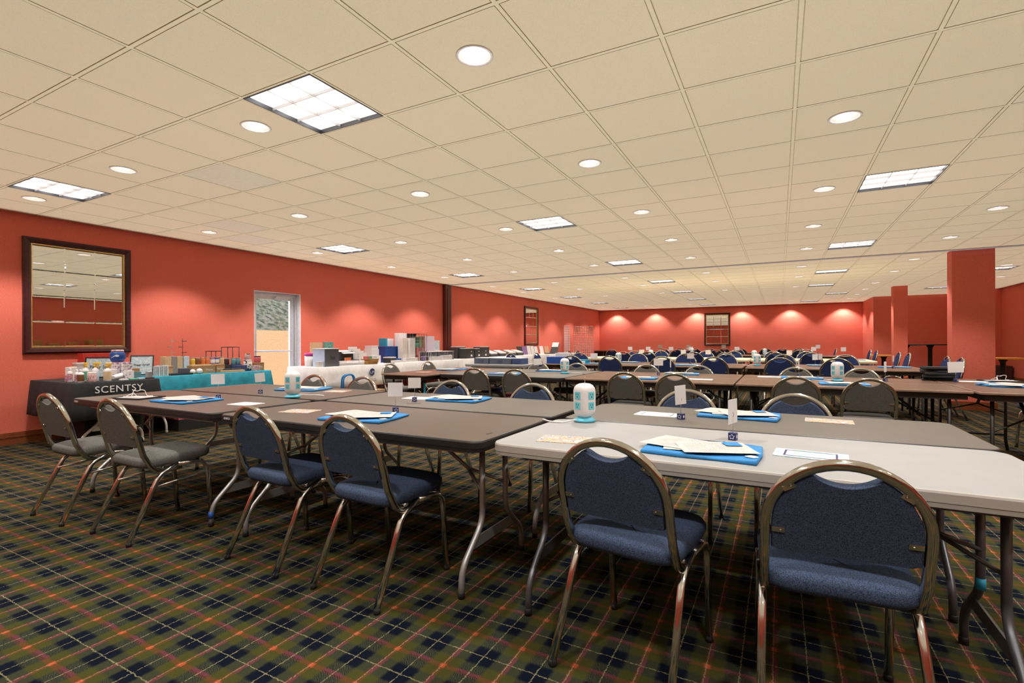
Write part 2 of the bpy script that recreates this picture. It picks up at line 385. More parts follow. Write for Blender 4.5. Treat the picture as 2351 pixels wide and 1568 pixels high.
# ---------------------------------------------------------------- room shell
bm = bmesh.new(); bx(bm, XL - 0.15, XR + 0.3, YB - 0.2, YF + 0.3, -0.12, 0.0); struct('floor', bm, 'carpet')
DY0, DY1, DZ = 5.365, 6.30, 2.06
bm = bmesh.new()
bx(bm, XL - 0.22, XL, YB - 0.2, DY0, 0, CH + 0.1); bx(bm, XL - 0.22, XL, DY1, YF + 0.2, 0, CH + 0.1); bx(bm, XL - 0.22, XL, DY0, DY1, DZ, CH + 0.1)
struct('wall_left', bm, 'wallpaper')
bm = bmesh.new(); bx(bm, XL, 2.87, YF, YF + 0.2, 0, CH + 0.1); struct('wall_far', bm, 'wallpaper')
bm = bmesh.new(); bx(bm, 2.87, 5.0, 21.2, YF + 0.2, 0, CH + 0.1); struct('wall_far_right', bm, 'wallpaper')
bm = bmesh.new(); bx(bm, 5.0, XR + 0.2, 19.75, YF + 0.2, 0, CH + 0.1); struct('wall_far_corner', bm, 'wallpaper')
bm = bmesh.new(); bx(bm, XR, XR + 0.2, YB - 0.2, 19.75, 0, CH + 0.1); struct('wall_right', bm, 'wallpaper')
bm = bmesh.new(); bx(bm, XL, XR, YB - 0.2, YB, 0, CH + 0.1); struct('wall_behind', bm, 'wallpaper')
def baseboard(name, pts):
    bm = bmesh.new()
    for (x0, y0), (x1, y1), (nx, ny) in pts:
        for d, h0, h1 in ((0.022, 0, 0.085), (0.028, 0.085, 0.10), (0.018, 0.10, 0.125), (0.012, 0.125, 0.14)):
            xs = sorted((x0, x1)); ys = sorted((y0, y1))
            if nx: a, b = sorted((x0, x0 + nx * d)); bx(bm, a, b, ys[0], ys[1], h0, h1)
            else: a, b = sorted((y0, y0 + ny * d)); bx(bm, xs[0], xs[1], a, b, h0, h1)
    struct(name, bm, 'cherry_base')
baseboard('baseboard_left', [((XL, YB), (XL, DY0 - 0.02), (1, 0)), ((XL, DY1 + 0.02), (XL, YF), (1, 0))])
baseboard('baseboard_far', [((XL, YF), (2.87, YF), (0, -1)), ((2.87, 21.2), (2.87, YF), (-1, 0)), ((2.87, 21.2), (5.0, 21.2), (0, -1)), ((5, 19.75), (XR, 19.75), (0, -1))])
baseboard('baseboard_right', [((XR, YB), (XR, 19.75), (-1, 0))])
PIL = [('near', 2.575, 3.125, 10.98, 11.26), ('far', 2.815, 3.135, 17.39, 17.72)]
for nm, x0, x1, y0, y1 in PIL:
    bm = bmesh.new(); bx(bm, x0, x1, y0, y1, 0, CH + 0.02, bev=0.004); struct('wall_pillar_' + nm, bm, 'wallpaper')
    baseboard('baseboard_pillar_' + nm, [((x0 - 0.02, y0), (x1 + 0.02, y0), (0, -1)), ((x0, y0 - 0.02), (x0, y1 + 0.02), (-1, 0)), ((x1, y0 - 0.02), (x1, y1 + 0.02), (1, 0)), ((x0 - 0.02, y1), (x1 + 0.02, y1), (0, 1))])
# dark wooden post where the partition closes on the left wall
bm = bmesh.new(); bx(bm, XL, XL + 0.10, 10.72, 10.98, 0, CH, bev=0.006); bx(bm, XL + 0.10, XL + 0.115, 10.79, 10.91, 0.14, CH - 0.1, bev=0.003)
struct('trim_1', bm, 'mahogany')
bm = bmesh.new(); bx(bm, XL, XR, TRK - 0.055, TRK - 0.012, CH - 0.014, CH + 0.02); bx(bm, XL, XR, TRK + 0.012, TRK + 0.055, CH - 0.014, CH + 0.02); bx(bm, XL, XR, TRK - 0.02, TRK + 0.02, CH - 0.002, CH + 0.03)
struct('trim_2', bm, 'track_grey')

# ---------------------------------------------------------------- ceiling
NEAR_DL = [(v, u) for u in (-4.5, -1.5, 1.5, 4.5, 7.5, 10.5, 13.5) for v in (-7.5, -4.5, -1.5, 1.5, 4.5, 7.5, 10.5)]
NEAR_PN = [(v, u) for u in (-4.5, 1.5, 7.5, 13.5) for v in (-6.5, -0.5, 5.5)]
NEAR_PN.remove((5.5, 1.5)); NEAR_DL = [p for p in NEAR_DL if not (p[0] > 10 and p[1] > 0)]
FAR_DL = [(v, u) for u in (17.15, 20.15, 24.15, 33.15, 36.15) for v in (-7.5, -4.5, -1.5, 1.5, 4.5, 7.5)] + [(v, u) for u in (27.15, 30.15) for v in (-7.5, 7.5)] + [(10.5, 20.15), (11.5, 24.15)]
FAR_PN = [(v, u) for u in (19.15, 24.15, 29.15, 34.15) for v in (-6.5, -0.5, 5.5)] + [(10.5, 21.15), (10.5, 28.15)]
FAR_PN.remove((5.5, 29.15)); FAR_PN.append((6.5, 29.15))
dlset = {(round(v - .5), round(u * 2)) for v, u in NEAR_DL + FAR_DL}; pnset = {(round(v - .5), round(u * 2)) for v, u in NEAR_PN + FAR_PN}
SMOOTH = {(-4, 5), (-7, 9), (-8, 11)}
def ceiling():
    bm = bmesh.new(); RH = 0.088
    g = 0.010; dz = 0.006
    vmin, vmax = -9, 14
    rows = [u for u in range(-10, 15)] + [15.65 + k for k in range(0, 22)]
    tiles = [(v, u + 0.5) for v in range(vmin, vmax) for u in rows]
    for v, uc in tiles:
        x0 = max(gx(v), XL); x1 = min(gx(v + 1), XR); y0, y1 = gy(uc - .5), gy(uc + .5)
        if uc == 14.5: y1 = TRK - 0.03
        if uc == rows[-1] + .5: y1 = YF
        if x1 - x0 < 0.03: continue
        key = (v, round(uc * 2))
        if key in pnset: continue
        xa, xb, ya, yb = x0 + g, x1 - g, y0 + g, y1 - g
        mi = 3 if (v, uc * 2) in SMOOTH else 0
        # recessed groove around the tile: walls up, tile face a little lower than the groove top
        q = [(xa, ya), (xb, ya), (xb, yb), (xa, yb)]; e = 0.005
        p = [(xa + e, ya + e), (xb - e, ya + e), (xb - e, yb - e), (xa + e, yb - e)]
        V0 = [bm.verts.new((x, y, CH)) for x, y in q]; V1 = [bm.verts.new((x, y, CH + dz)) for x, y in q]
        V2 = [bm.verts.new((x, y, CH + dz)) for x, y in p]; V3 = [bm.verts.new((x, y, CH + 0.001)) for x, y in p]
        for A, B, m_ in ((V0, V1, 2), (V1, V2, 2), (V2, V3, 2)):
            for j in range(4):
                f = bm.faces.new((A[j], A[(j + 1) % 4], B[(j + 1) % 4], B[j])); f.material_index = m_
        if key in dlset:
            cx, cy = (gx(v) + gx(v + 1)) / 2, gy(uc); n = 24
            ring = [bm.verts.new((cx + RH * math.cos(2 * PI * j / n + PI / 4), cy + RH * math.sin(2 * PI * j / n + PI / 4), CH + 0.001)) for j in range(n)]
            # corners ordered (xa,ya)(xb,ya)(xb,yb)(xa,yb) ; ring index 0 points to (+,+) corner
            co = {0: V3[2], 6: V3[3], 12: V3[0], 18: V3[1]}
            for s in range(4):
                a = s * 6; c0 = co[a]; c1 = co[(a + 6) % n]
                for j in range(a, a + 3): f = bm.faces.new((c0, ring[j], ring[(j + 1) % n])); f.material_index = mi
                for j in range(a + 3, a + 6): f = bm.faces.new((c1, ring[j], ring[(j + 1) % n])); f.material_index = mi
                f = bm.faces.new((c0, ring[(a + 3) % n], c1)); f.material_index = mi
        else:
            f = bm.faces.new(V3); f.material_index = mi
    # t-bars
    for v in range(vmin, vmax + 1):
        x = gx(v)
        if XL < x + g and x - g < XR:
            for ya, yb in ((gy(-10), TRK - 0.03), (TRK + 0.03, YF)):
                f = bm.faces.new([bm.verts.new(p) for p in ((max(x - g, XL), ya, CH), (min(x + g, XR), ya, CH), (min(x + g, XR), yb, CH), (max(x - g, XL), yb, CH))]); f.material_index = 1
    for u in sorted(set(rows + [r + 1 for r in rows])):
        y = gy(u)
        if y > YF: continue
        if abs(y - TRK) < 0.07 : continue
        for v in range(vmin, vmax):
            a, b = max(gx(v) + g, XL), min(gx(v + 1) - g, XR)
            if b - a < 0.02: continue
            f = bm.faces.new([bm.verts.new(p) for p in ((a, y - g, CH), (b, y - g, CH), (b, y + g, CH), (a, y + g, CH))]); f.material_index = 1
    struct('ceiling', bm, ['ceiling_tile', 'ceiling_tbar', 'tile_edge', 'smooth_tile'])
    bm = bmesh.new(); bx(bm, XL - .2, XR + .2, YB - .2, YF + .2, CH + 0.26, CH + 0.3); struct('ceiling_slab', bm, 'white_paint')
ceiling()

def make_downlight():
    t = thing('ceiling_downlight', '', 'light')
    bm = bmesh.new(); lathe(bm, [(0.086, 0.0), (0.098, 0.0), (0.100, -0.004), (0.090, -0.006), (0.084, -0.002), (0.084, 0.002)], 28, cap=False); obj('trim_ring', bm, 'white_paint', t)
    bm = bmesh.new(); lathe(bm, [(0.085, 0.0), (0.080, 0.03), (0.066, 0.075), (0.058, 0.10)], 28, cap=False); obj('reflector', bm, 'reflector', t)
    bm = bmesh.new(); lathe(bm, [(0.001, 0.006), (0.022, 0.009), (0.042, 0.020), (0.056, 0.038), (0.060, 0.062)], 24, cap=True); obj('bulb', bm, 'lamp_white', t)
    li = bpy.data.lights.new('downlight_lamp', 'SPOT'); li.energy = SPOT_W; li.spot_size = math.radians(110); li.spot_blend = 0.45; li.shadow_soft_size = 0.05; li.color = (1.0, 0.97, 0.94)
    lo = bpy.data.objects.new('lamp', li); C.objects.link(lo); lo.parent = t; lo.location = (0, 0, -0.012)
    return t
def make_panel():
    t = thing('ceiling_light', '', 'light'); h = T / 2
    bm = bmesh.new()
    for a in (0, 1, 2, 3):
        vs = bx(bm, -h + 0.004, h - 0.004, -h + 0.004, -h + 0.012, -0.004, 0.045)
        bmesh.ops.rotate(bm, verts=vs, cent=(0, 0, 0), matrix=Matrix.Rotation(a * PI / 2, 3, 'Z'))
    obj('frame', bm, 'leg_steel', t)
    bm = bmesh.new(); bx(bm, -h + 0.012, h - 0.012, -h + 0.012, h - 0.012, 0.022, 0.03); obj('diffuser', bm, 'diffuser', t)
    bm = bmesh.new()
    for s in (-1, 1):
        o = s * (h - 0.016) / 3
        bx(bm, o - 0.003, o + 0.003, -h + 0.012, h - 0.012, 0.006, 0.0215); bx(bm, -h + 0.012, h - 0.012, o - 0.003, o + 0.003, 0.006, 0.0215)
    obj('louver', bm, 'louver', t)
    return t
def side(v):
    return {-7.5: 'beside the left wall', -4.5: 'second line from left wall', -1.5: 'third line from left wall', 1.5: 'fourth line from left wall', 4.5: 'fifth line from left wall', 7.5: 'sixth line from left wall', 10.5: 'line nearest the right wall', 11.5: 'close to the right wall'}[v]
first = None
def rowname(u, us): return ORD[us.index(u)]
for lst, where in ((NEAR_DL, 'this side of the ceiling track'), (FAR_DL, 'beyond the ceiling track')):
    us = sorted({u for v, u in lst if u > 0})
    for v, u in lst:
        lab = f"round recessed downlight, {side(v)}, {(rowname(u, us) + ' row ' + where) if u > 0 else 'behind the viewer at ' + str(ORD[int(-u) // 3]) + ' row'}"
        loc = ((gx(v)), gy(u), CH)
        if first is None: first = make_downlight(); first.location = loc; first['label'] = lab; first['group'] = 'recessed ceiling downlights'
        else: dup(first, loc, 0, lab)
first = None
PS = {-6.5: 'near the left wall', -0.5: 'in the middle', 5.5: 'right of the middle', 6.5: 'right of the middle', 10.5: 'near the right wall'}
for lst, where in ((NEAR_PN, 'this side of the ceiling track'), (FAR_PN, 'beyond the ceiling track')):
    us = sorted({u for v, u in lst if u > 0})
    for v, u in lst:
        lab = f"square fluorescent ceiling light {PS[v]}, {(rowname(u, us) + ' row ' + where) if u > 0 else 'behind the viewer'}"
        loc = (gx(v), gy(u), CH)
        if first is None: first = make_panel(); first.location = loc; first['label'] = lab; first['group'] = 'square fluorescent ceiling lights'
        else: dup(first, loc, 0, lab)

# ---------------------------------------------------------------- exit door and the outside
def door():
    dx = XL - 0.13
    bm = bmesh.new(); 
    bx(bm, dx - 0.05, dx + 0.02, DY0, DY0 + 0.045, 0, DZ); bx(bm, dx - 0.05, dx + 0.02, DY1 - 0.045, DY1, 0, DZ); bx(bm, dx - 0.05, dx + 0.02, DY0 + .045, DY1 - .045, DZ - 0.05, DZ)
    # painted reveal boards
    bx(bm, XL - 0.11, XL - 0.002, DY1 - 0.012, DY1, 0, DZ, 1); bx(bm, XL - 0.11, XL - 0.002, DY0, DY0 + 0.012, 0, DZ, 1); bx(bm, XL - 0.11, XL - 0.002, DY0 + .012, DY1 - .012, DZ - 0.012, DZ, 1)
    fr = obj('door_1', bm, ['aluminium', 'white_paint']); fr['kind'] = 'structure'
    y0, y1 = DY0 + 0.05, DY1 - 0.05; z1 = DZ - 0.055
    bm = bmesh.new(); s = 0.085
    bx(bm, dx - 0.04, dx, y0, y0 + s, 0.01, z1, bev=.003); bx(bm, dx - 0.04, dx, y1 - s, y1, 0.01, z1, bev=.003)
    bx(bm, dx - 0.04, dx, y0 + s, y1 - s, z1 - 0.07, z1); bx(bm, dx - 0.04, dx, y0 + s, y1 - s, 0.01, 0.2)
    obj('door_leaf', bm, 'aluminium', fr)
    g = bpy.data.materials.new('door_glass'); g.use_nodes = True; b = g.node_tree.nodes['Principled BSDF']
    b.inputs['Transmission Weight'].default_value = 1.0; b.inputs['Roughness'].default_value = 0.0; b.inputs['IOR'].default_value = 1.02; b.inputs['Base Color'].default_value = (0.97, 0.99, 0.98, 1)
    bm = bmesh.new(); bx(bm, dx - 0.023, dx - 0.017, y0 + s, y1 - s, 0.2, z1 - 0.07); obj('glass_pane', bm, g, fr)
    bm = bmesh.new(); tube(bm, fillet([(dx, y0 + s - .03, 1.02), (dx + 0.06, y0 + s, 1.02), (dx + 0.06, y1 - s, 1.02), (dx, y1 - s + .03, 1.02)], .03), 0.013, 10); obj('push_bar', bm, 'aluminium', fr)
    bm = bmesh.new(); bx(bm, dx, dx + 0.05, DY0 + 0.48, DY0 + 0.74, DZ - 0.115, DZ - 0.062, bev=.006); tube(bm, [(dx + 0.03, DY0 + 0.56, DZ - 0.12), (dx + 0.12, DY0 + 0.38, DZ - 0.115), (dx + .02, DY0 + 0.80, DZ - 0.105)], 0.006, 6); obj('door_closer', bm, 'aluminium', fr)
door()
bm = bmesh.new(); bx(bm, -12.0, XL - 0.22, 2, 22, -0.2, -0.02); o = obj('sidewalk', bm, 'white_paint'); o['kind'] = 'structure'
bm = bmesh.new(); bx(bm, -12.3, -12.0, 3, 22, -0.2, 1.5); tag(obj('retaining_wall', bm, 'stucco'), 'cream stucco retaining wall below the grassy bank, seen through the door', 'wall')
bm = bmesh.new()
NX, NYG = 30, 50
G = [[bm.verts.new((-12.3 - i * 0.35, 3 + j * 0.45, 1.42 + i * 0.24 + random.uniform(-.05, .05))) for j in range(NYG)] for i in range(NX)]
for i in range(NX - 1):
    for j in range(NYG - 1): bm.faces.new((G[i][j], G[i + 1][j], G[i + 1][j + 1], G[i][j + 1])).smooth = True
o = obj('grass_bank', bm, 'grass'); tag(o, 'dry grassy bank rising behind the retaining wall', 'grass'); o['kind'] = 'stuff'
bm = bmesh.new()
for k in range(2600):
    y = random.uniform(7, 17); d = random.random() ** 1.5 * 5; x = -12.32 - d; z = 1.42 + d * 0.24 / 0.35 + random.uniform(-.03, .0); a = random.uniform(0, PI); h = random.uniform(.05, .16)
    p = Vector((x, y, z)); q = Vector((math.cos(a), math.sin(a), 0)) * 0.012
    bm.faces.new([bm.verts.new(v) for v in (p - q, p + q, p + Vector((random.uniform(-.06, .06), random.uniform(-.06, .06), h)))])
mat('blade', (0.13, 0.14, 0.045), 0.9, var=0.5, scale=2)
obj('grass_tufts', bm, 'blade', parent=o, recalc=False)['kind'] = 'stuff'
sun = bpy.data.lights.new('sun', 'SUN'); sun.energy = 2.2; sun.angle = 0.05; so = bpy.data.objects.new('sun', sun); C.objects.link(so); so.rotation_euler = (math.radians(45), 0, math.radians(70))

# ---------------------------------------------------------------- mirrors
def mirror(label, loc, rot, wdt, hgt):
    t = thing('wall_mirror', label, 'mirror', loc, rot, 'wood framed mirrors on the red walls')   # local: faces -Y, x across, z up from bottom
    f = 0.085; bm = bmesh.new()
    prof = [(0, 0.0), (0, 0.035), (0.02, 0.05), (0.055, 0.045), (f - 0.012, 0.028), (f - 0.012, 0.0)]
    loops = []
    for (o, d) in prof: loops.append([(-wdt / 2 + o, -d, o), (wdt / 2 - o, -d, o), (wdt / 2 - o, -d, hgt - o), (-wdt / 2 + o, -d, hgt - o)])
    R = [[bm.verts.new(p) for p in l] for l in loops]
    for A, B in zip(R, R[1:]):
        for j in range(4): bm.faces.new((A[j], A[(j + 1) % 4], B[(j + 1) % 4], B[j]))
    obj('frame', bm, 'dark_frame', t)
    bm = bmesh.new(); R = []
    for o, d in ((f - 0.012, 0.0), (f - 0.012, 0.030), (f - 0.003, 0.031), (f, 0.012)): R.append([bm.verts.new(p) for p in [(-wdt / 2 + o, -d, o), (wdt / 2 - o, -d, o), (wdt / 2 - o, -d, hgt - o), (-wdt / 2 + o, -d, hgt - o)]])
    for A, B in zip(R, R[1:]):
        for j in range(4): bm.faces.new((A[j], A[(j + 1) % 4], B[(j + 1) % 4], B[j]))
    obj('gold_liner', bm, 'gold', t)
    bm = bmesh.new(); iw = (wdt - 2 * f) / 3; ih = (hgt - 2 * f) / 4; b = 0.012
    for i in range(3):
        for j in range(4):
            x0 = -wdt / 2 + f + i * iw; z0 = f + j * ih
            A = [bm.verts.new(p) for p in ((x0, -0.008, z0), (x0 + iw, -0.008, z0), (x0 + iw, -0.008, z0 + ih), (x0, -0.008, z0 + ih))]
            B = [bm.verts.new(p) for p in ((x0 + b, -0.011, z0 + b), (x0 + iw - b, -0.011, z0 + b), (x0 + iw - b, -0.011, z0 + ih - b), (x0 + b, -0.011, z0 + ih - b))]
            for k in range(4): bm.faces.new((A[k], A[(k + 1) % 4], B[(k + 1) % 4], B[k]))
            bm.faces.new(B)
    obj('mirror_glass', bm, 'mirror', t)
mirror('large dark wood framed mirror of twelve panes at the near end of the left wall', (XL + 0.001, 2.987, 1.045), PI / 2, 1.10, 1.385)
mirror('dark framed mirror on the left wall beyond the wooden post', (XL + 0.001, 16.01, 1.05), PI / 2, 1.09, 1.37)
mirror('dark framed mirror alone on the far red wall', (-2.43, YF - 0.001, 0.985), 0, 1.07, 1.43)
# ---------------------------------------------------------------- chairs
def make_chair(name, fab, H=0.84, W=0.40, stretcher=False, vinyl=None):
    t = thing(name, '', 'chair'); k = H / 0.84; hw = W / 2
    zr = 0.415 * (1 + (k - 1) * .6)
    def lean(s):            # hoop line, s from 0 (rail) to 1 (top)
        return Vector((0, 0.095 - 0.095 * s, zr + 0.05 + (H - 0.0125 - zr - 0.05) * s))
    for sx in (-1, 1):
        bm = bmesh.new(); tube(bm, fillet([(sx * 0.213, 0.0, 0.014), (sx * (hw), 0.17, zr - 0.045), (sx * (hw), 0.275, zr)], 0.045, 6), 0.0125, 8, sq=True)
        l = obj('leg', bm, 'leg_chrome', t)
        bm = bmesh.new(); lathe(bm, [(0.011, 0.0), (0.015, 0.0), (0.015, 0.022), (0.012, 0.024)], 10, c=(sx * 0.213, 0.003)); obj('foot_cap', bm, 'rubber', l)
        bm = bmesh.new(); tube(bm, fillet([(sx * (hw), 0.275, zr), (sx * (hw), 0.452, zr - 0.01), (sx * (hw), 0.487, 0.014)], 0.07, 7), 0.0125, 8, sq=True)
        l = obj('leg', bm, 'leg_chrome', t)
        bm = bmesh.new(); lathe(bm, [(0.011, 0.0), (0.015, 0.0), (0.015, 0.022), (0.012, 0.024)], 10, c=(sx * hw, 0.487)); obj('foot_cap', bm, 'rubber', l)
        if stretcher:
            bm = bmesh.new(); tube(bm, [(sx * (hw - .008), 0.125, 0.30), (sx * (hw - .008), 0.465, 0.33)], 0.008, 8); obj('stretcher', bm, 'leg_chrome', t)
    bm = bmesh.new()
    tube(bm, fillet([(-hw, 0.42, zr - 0.004), (hw, 0.42, zr - 0.004)], .01), 0.009, 8); obj('seat_rail', bm, 'leg_chrome', t)
    bm = bmesh.new(); tube(bm, [(-hw, 0.20, zr - 0.004), (hw, 0.20, zr - 0.004)], 0.009, 8); obj('seat_rail', bm, 'leg_chrome', t)
    # back hoop
    r = hw - 0.003; L = (H - 0.0125) - (zr + 0.05); s0 = 1 - r / L * 0.98
    pts = [Vector((-hw + 0.012, 0.30, zr - 0.020)), Vector((-hw + 0.006, 0.15, zr - 0.030)), Vector((-r, 0, 0)) + lean(0.10)]
    pts = fillet(pts, 0.075, 7)
    for i in range(1, 5): pts.append(Vector((-r, 0, 0)) + lean(0.10 + (s0 - 0.10) * i / 5))
    arc = [Vector((r * math.cos(a), 0, 0)) + lean(s0 + (1 - s0) * math.sin(a)) for a in [PI - PI * i / 24 for i in range(25)]]
    half = pts + arc[:13]
    full = half + [Vector((-p.x, p.y, p.z)) for p in half[:-1][::-1]]
    bm = bmesh.new(); tube(bm, full, 0.0135, 8, sq=True); obj('back_frame', bm, 'chrome', t)
    # padded back panel
    ri = r - 0.017; out = []
    sb = 0.235
    nx = 0.42 * r
    for i in range(9): a = PI - (PI - math.acos(-nx / ri)) * i / 8; out.append((ri * math.cos(a), s0 + (1 - s0) * (ri / r) * math.sin(a)))
    top = out[-1][1]
    for i in range(1, 8): x = -nx + 2 * nx * i / 8; out.append((x, top - 0.085 * (1 - (x / nx) ** 2) * 0.9))
    out += [(-x, s) for x, s in out[:9][::-1]]
    out += [(ri, sb + 0.02), (ri - 0.02, sb), (-ri + 0.02, sb), (-ri, sb + 0.02)]
    nrm = Vector((0, -0.97, -0.24)).normalized()
    def lay(sc_, off):
        cs = sum(s for x, s in out) / len(out)
        return [Vector((x * sc_, 0, 0)) + lean(cs + (s - cs) * sc_) - nrm * off for x, s in out]
    bm = bmesh.new(); loft(bm, [lay(0.985, -0.010), lay(1.0, -0.006), lay(1.0, 0.012), lay(0.97, 0.024), lay(0.90, 0.029)], mis=[1, 1, 0, 0, 0] if vinyl else None)
    obj('backrest', bm, [fab, vinyl] if vinyl else fab, t)
    for sx in (-1, 1):
        for s, xx in ((0.42, r - 0.034), (s0 + (1 - s0) * 0.62, r * 0.70)):
            p = Vector((sx * xx, 0, 0)) + lean(s) + nrm * 0.011
            bm = bmesh.new(); a = 0 if s < 0.5 else sx * 0.5
            vs = bx(bm, -0.017, 0.017, -0.0015, 0.0015, -0.008, 0.008, bev=.001)
            rv = bmesh.ops.create_icosphere(bm, subdivisions=1, radius=0.0036, matrix=Matrix.Translation((-sx * 0.006, -0.0022, 0)))
            o = obj('bracket', bm, 'chrome', t, loc=p, rot=(0.24, a, 0))
    # seat
    def ring(wd, d, z, cy=0.29): return [Vector((x, y, z + 0.006 * math.sin((y - cy) * 6))) for x, y in rrect(wd, d, 0.085, 6, 0, cy)]
    z0 = zr + 0.010; ws = W + 0.012
    bm = bmesh.new(); loft(bm, [ring(ws - .05, .37, z0 - 0.006), ring(ws - 0.012, .41, z0 + 0.002), ring(ws, .425, z0 + 0.018), ring(ws, .425, z0 + 0.040), ring(ws - 0.016, .408, z0 + 0.054), ring(ws - 0.055, .37, z0 + 0.062), ring(ws - 0.13, .29, z0 + 0.066), ring(ws - 0.25, .16, z0 + 0.068)])
    obj('seat', bm, fab, t)
    return t
CH_BLUE = make_chair('stack_chair', 'blue_fabric')
CH_GREY = make_chair('stack_chair', 'grey_fabric', stretcher=True)
CH_NAVY = make_chair('banquet_chair', 'navy_fabric', H=0.915, W=0.435)
used = set()
def chair(proto, x, y, rot, label, group):
    if id(proto) not in used:
        used.add(id(proto)); proto.location = (x, y, 0); proto.rotation_euler = (0, 0, rot); proto['label'] = label; proto['group'] = group; return proto
    return dup(proto, (x, y, 0), rot, label, group)
KN = {'B': (CH_BLUE, 'slate blue stack chair'), 'G': (CH_GREY, 'grey stack chair'), 'N': (CH_NAVY, 'navy banquet chair')}
def line(items, y, rot, where, group):
    items = sorted(items, key=lambda i: i[1]); rot0 = rot
    for i, it in enumerate(items):
        k, x = it[0], it[1]; yy = it[2] if len(it) > 2 else y; rr = it[3] if len(it) > 3 else 0.0
        p, nm = KN[k]
        lab = f"{nm}, {ORD[i]} from the left {where}"
        chair(p, x, yy, rot0 + rr, lab, group)
line([('G', -4.25, 1.44), ('G', -3.50, 1.475), ('B', -2.42, 1.633, -0.05), ('B', -1.74, 1.622, -0.06), ('B', -0.515, 1.617, -0.15), ('B', 0.160, 1.62, 0.07)], 1.6, 0, 'on the near side of the nearest tables', 'chairs along the near side of the nearest table row')
line([('G', -4.20), ('G', -3.53), ('B', -2.49), ('B', -1.717), ('B', -0.557), ('B', 0.084)], 3.56, PI, 'on the far side of the nearest tables', 'chairs along the far side of the nearest table row')
line([('G', -3.44, 5.38), ('G', -2.83, 5.35), ('G', -1.473), ('G', -0.952), ('G', 0.13), ('G', 0.689)], 5.30, 0, 'before the second table row', 'chairs along the near side of the second table row')
line([('G', -3.40), ('G', -2.752), ('G', -1.684), ('G', -0.976), ('G', 0.178), ('G', 0.857)], 7.25, PI, 'behind the second table row', 'chairs along the far side of the second table row')
line([('N', -3.43), ('N', -2.698), ('N', -1.776), ('N', -0.95), ('N', 0.003), ('N', 0.744)], 8.72, 0, 'before the third table row', 'navy chairs along the near side of the third table row')
line([('N', -4.12, 11.0, 0.5), ('N', -2.74), ('N', -1.745), ('N', -0.96), ('N', 0.07), ('N', 1.065)], 11.0, PI, 'behind the third table row', 'navy chairs along the far side of the third table row')
line([('N', -3.50), ('N', -2.891), ('N', -1.802), ('N', -1.10), ('N', -0.069), ('N', 0.60)], 12.5, 0, 'before the cream fourth table row', 'navy chairs along the near side of the fourth table row')
line([('N', -3.70), ('N', -2.955), ('N', -1.77), ('N', -1.071), ('N', -0.149), ('N', 0.587)], 14.45, PI, 'behind the cream fourth table row', 'navy chairs along the far side of the fourth table row')
line([('N', -4.88), ('N', -3.48), ('N', -2.81), ('N', -1.68), ('N', 0.489)], 16.05, 0, 'before the fifth table row', 'navy chairs along the near side of the fifth table row')
line([('N', -3.58), ('N', -2.80), ('N', -1.22), ('N', 0.72)], 18.0, PI, 'behind the fifth table row', 'navy chairs along the far side of the fifth table row')
line([('N', -3.29), ('N', -2.78), ('N', -2.26), ('N', -1.77), ('N', -1.23), ('N', -0.43), ('N', 0.08), ('N', 0.58)], 19.5, 0, 'before the sixth table row', 'navy chairs along the near side of the sixth table row')
for p, x, y, r, lab in [(CH_GREY, -5.36, 5.95, -PI / 2 , 'grey stack chair at the left end of the second row, nearer one'), (CH_GREY, -5.36, 6.90, -PI / 2, 'grey stack chair at the left end of the second row, farther one'),
                        (CH_NAVY, -5.45, 10.05, -PI / 2 - .2, 'navy banquet chair behind the slate bins on the white table'), (CH_NAVY, -5.05, 10.6, -PI / 2, 'navy banquet chair behind the royal blue box'),
                        (CH_NAVY, -5.27, 13.2, -PI / 2, 'navy banquet chair at the left end of the cream row, nearer one'), (CH_NAVY, -5.30, 13.95, -PI / 2, 'navy banquet chair at the left end of the cream row, farther one'),
                        (CH_NAVY, 2.40, 9.74, PI / 2, 'navy banquet chair beside the near pillar, nearer one'), (CH_NAVY, 2.40, 10.45, PI / 2, 'navy banquet chair beside the near pillar, farther one'),
                        (CH_NAVY, 2.36, 12.95, PI / 2, 'navy banquet chair at the right end of the cream row, nearer one'), (CH_NAVY, 2.36, 13.9, PI / 2, 'navy banquet chair at the right end of the cream row, farther one'),
                        (CH_NAVY, 2.34, 16.7, PI / 2, 'navy banquet chair at the right end of the fifth row, nearer one'), (CH_NAVY, 2.32, 17.6, PI / 2, 'navy banquet chair at the right end of the fifth row, farther one'),
                        (CH_NAVY, 1.74, 20.6, PI / 2, 'navy banquet chair at the right end of the farthest row'), (CH_BLUE, 2.76, 7.2, PI / 2, 'dark stack chair at the right edge, its seat below the brown end table')]:
    chair(p, x, y, r, lab, 'chairs at the ends of the table rows')
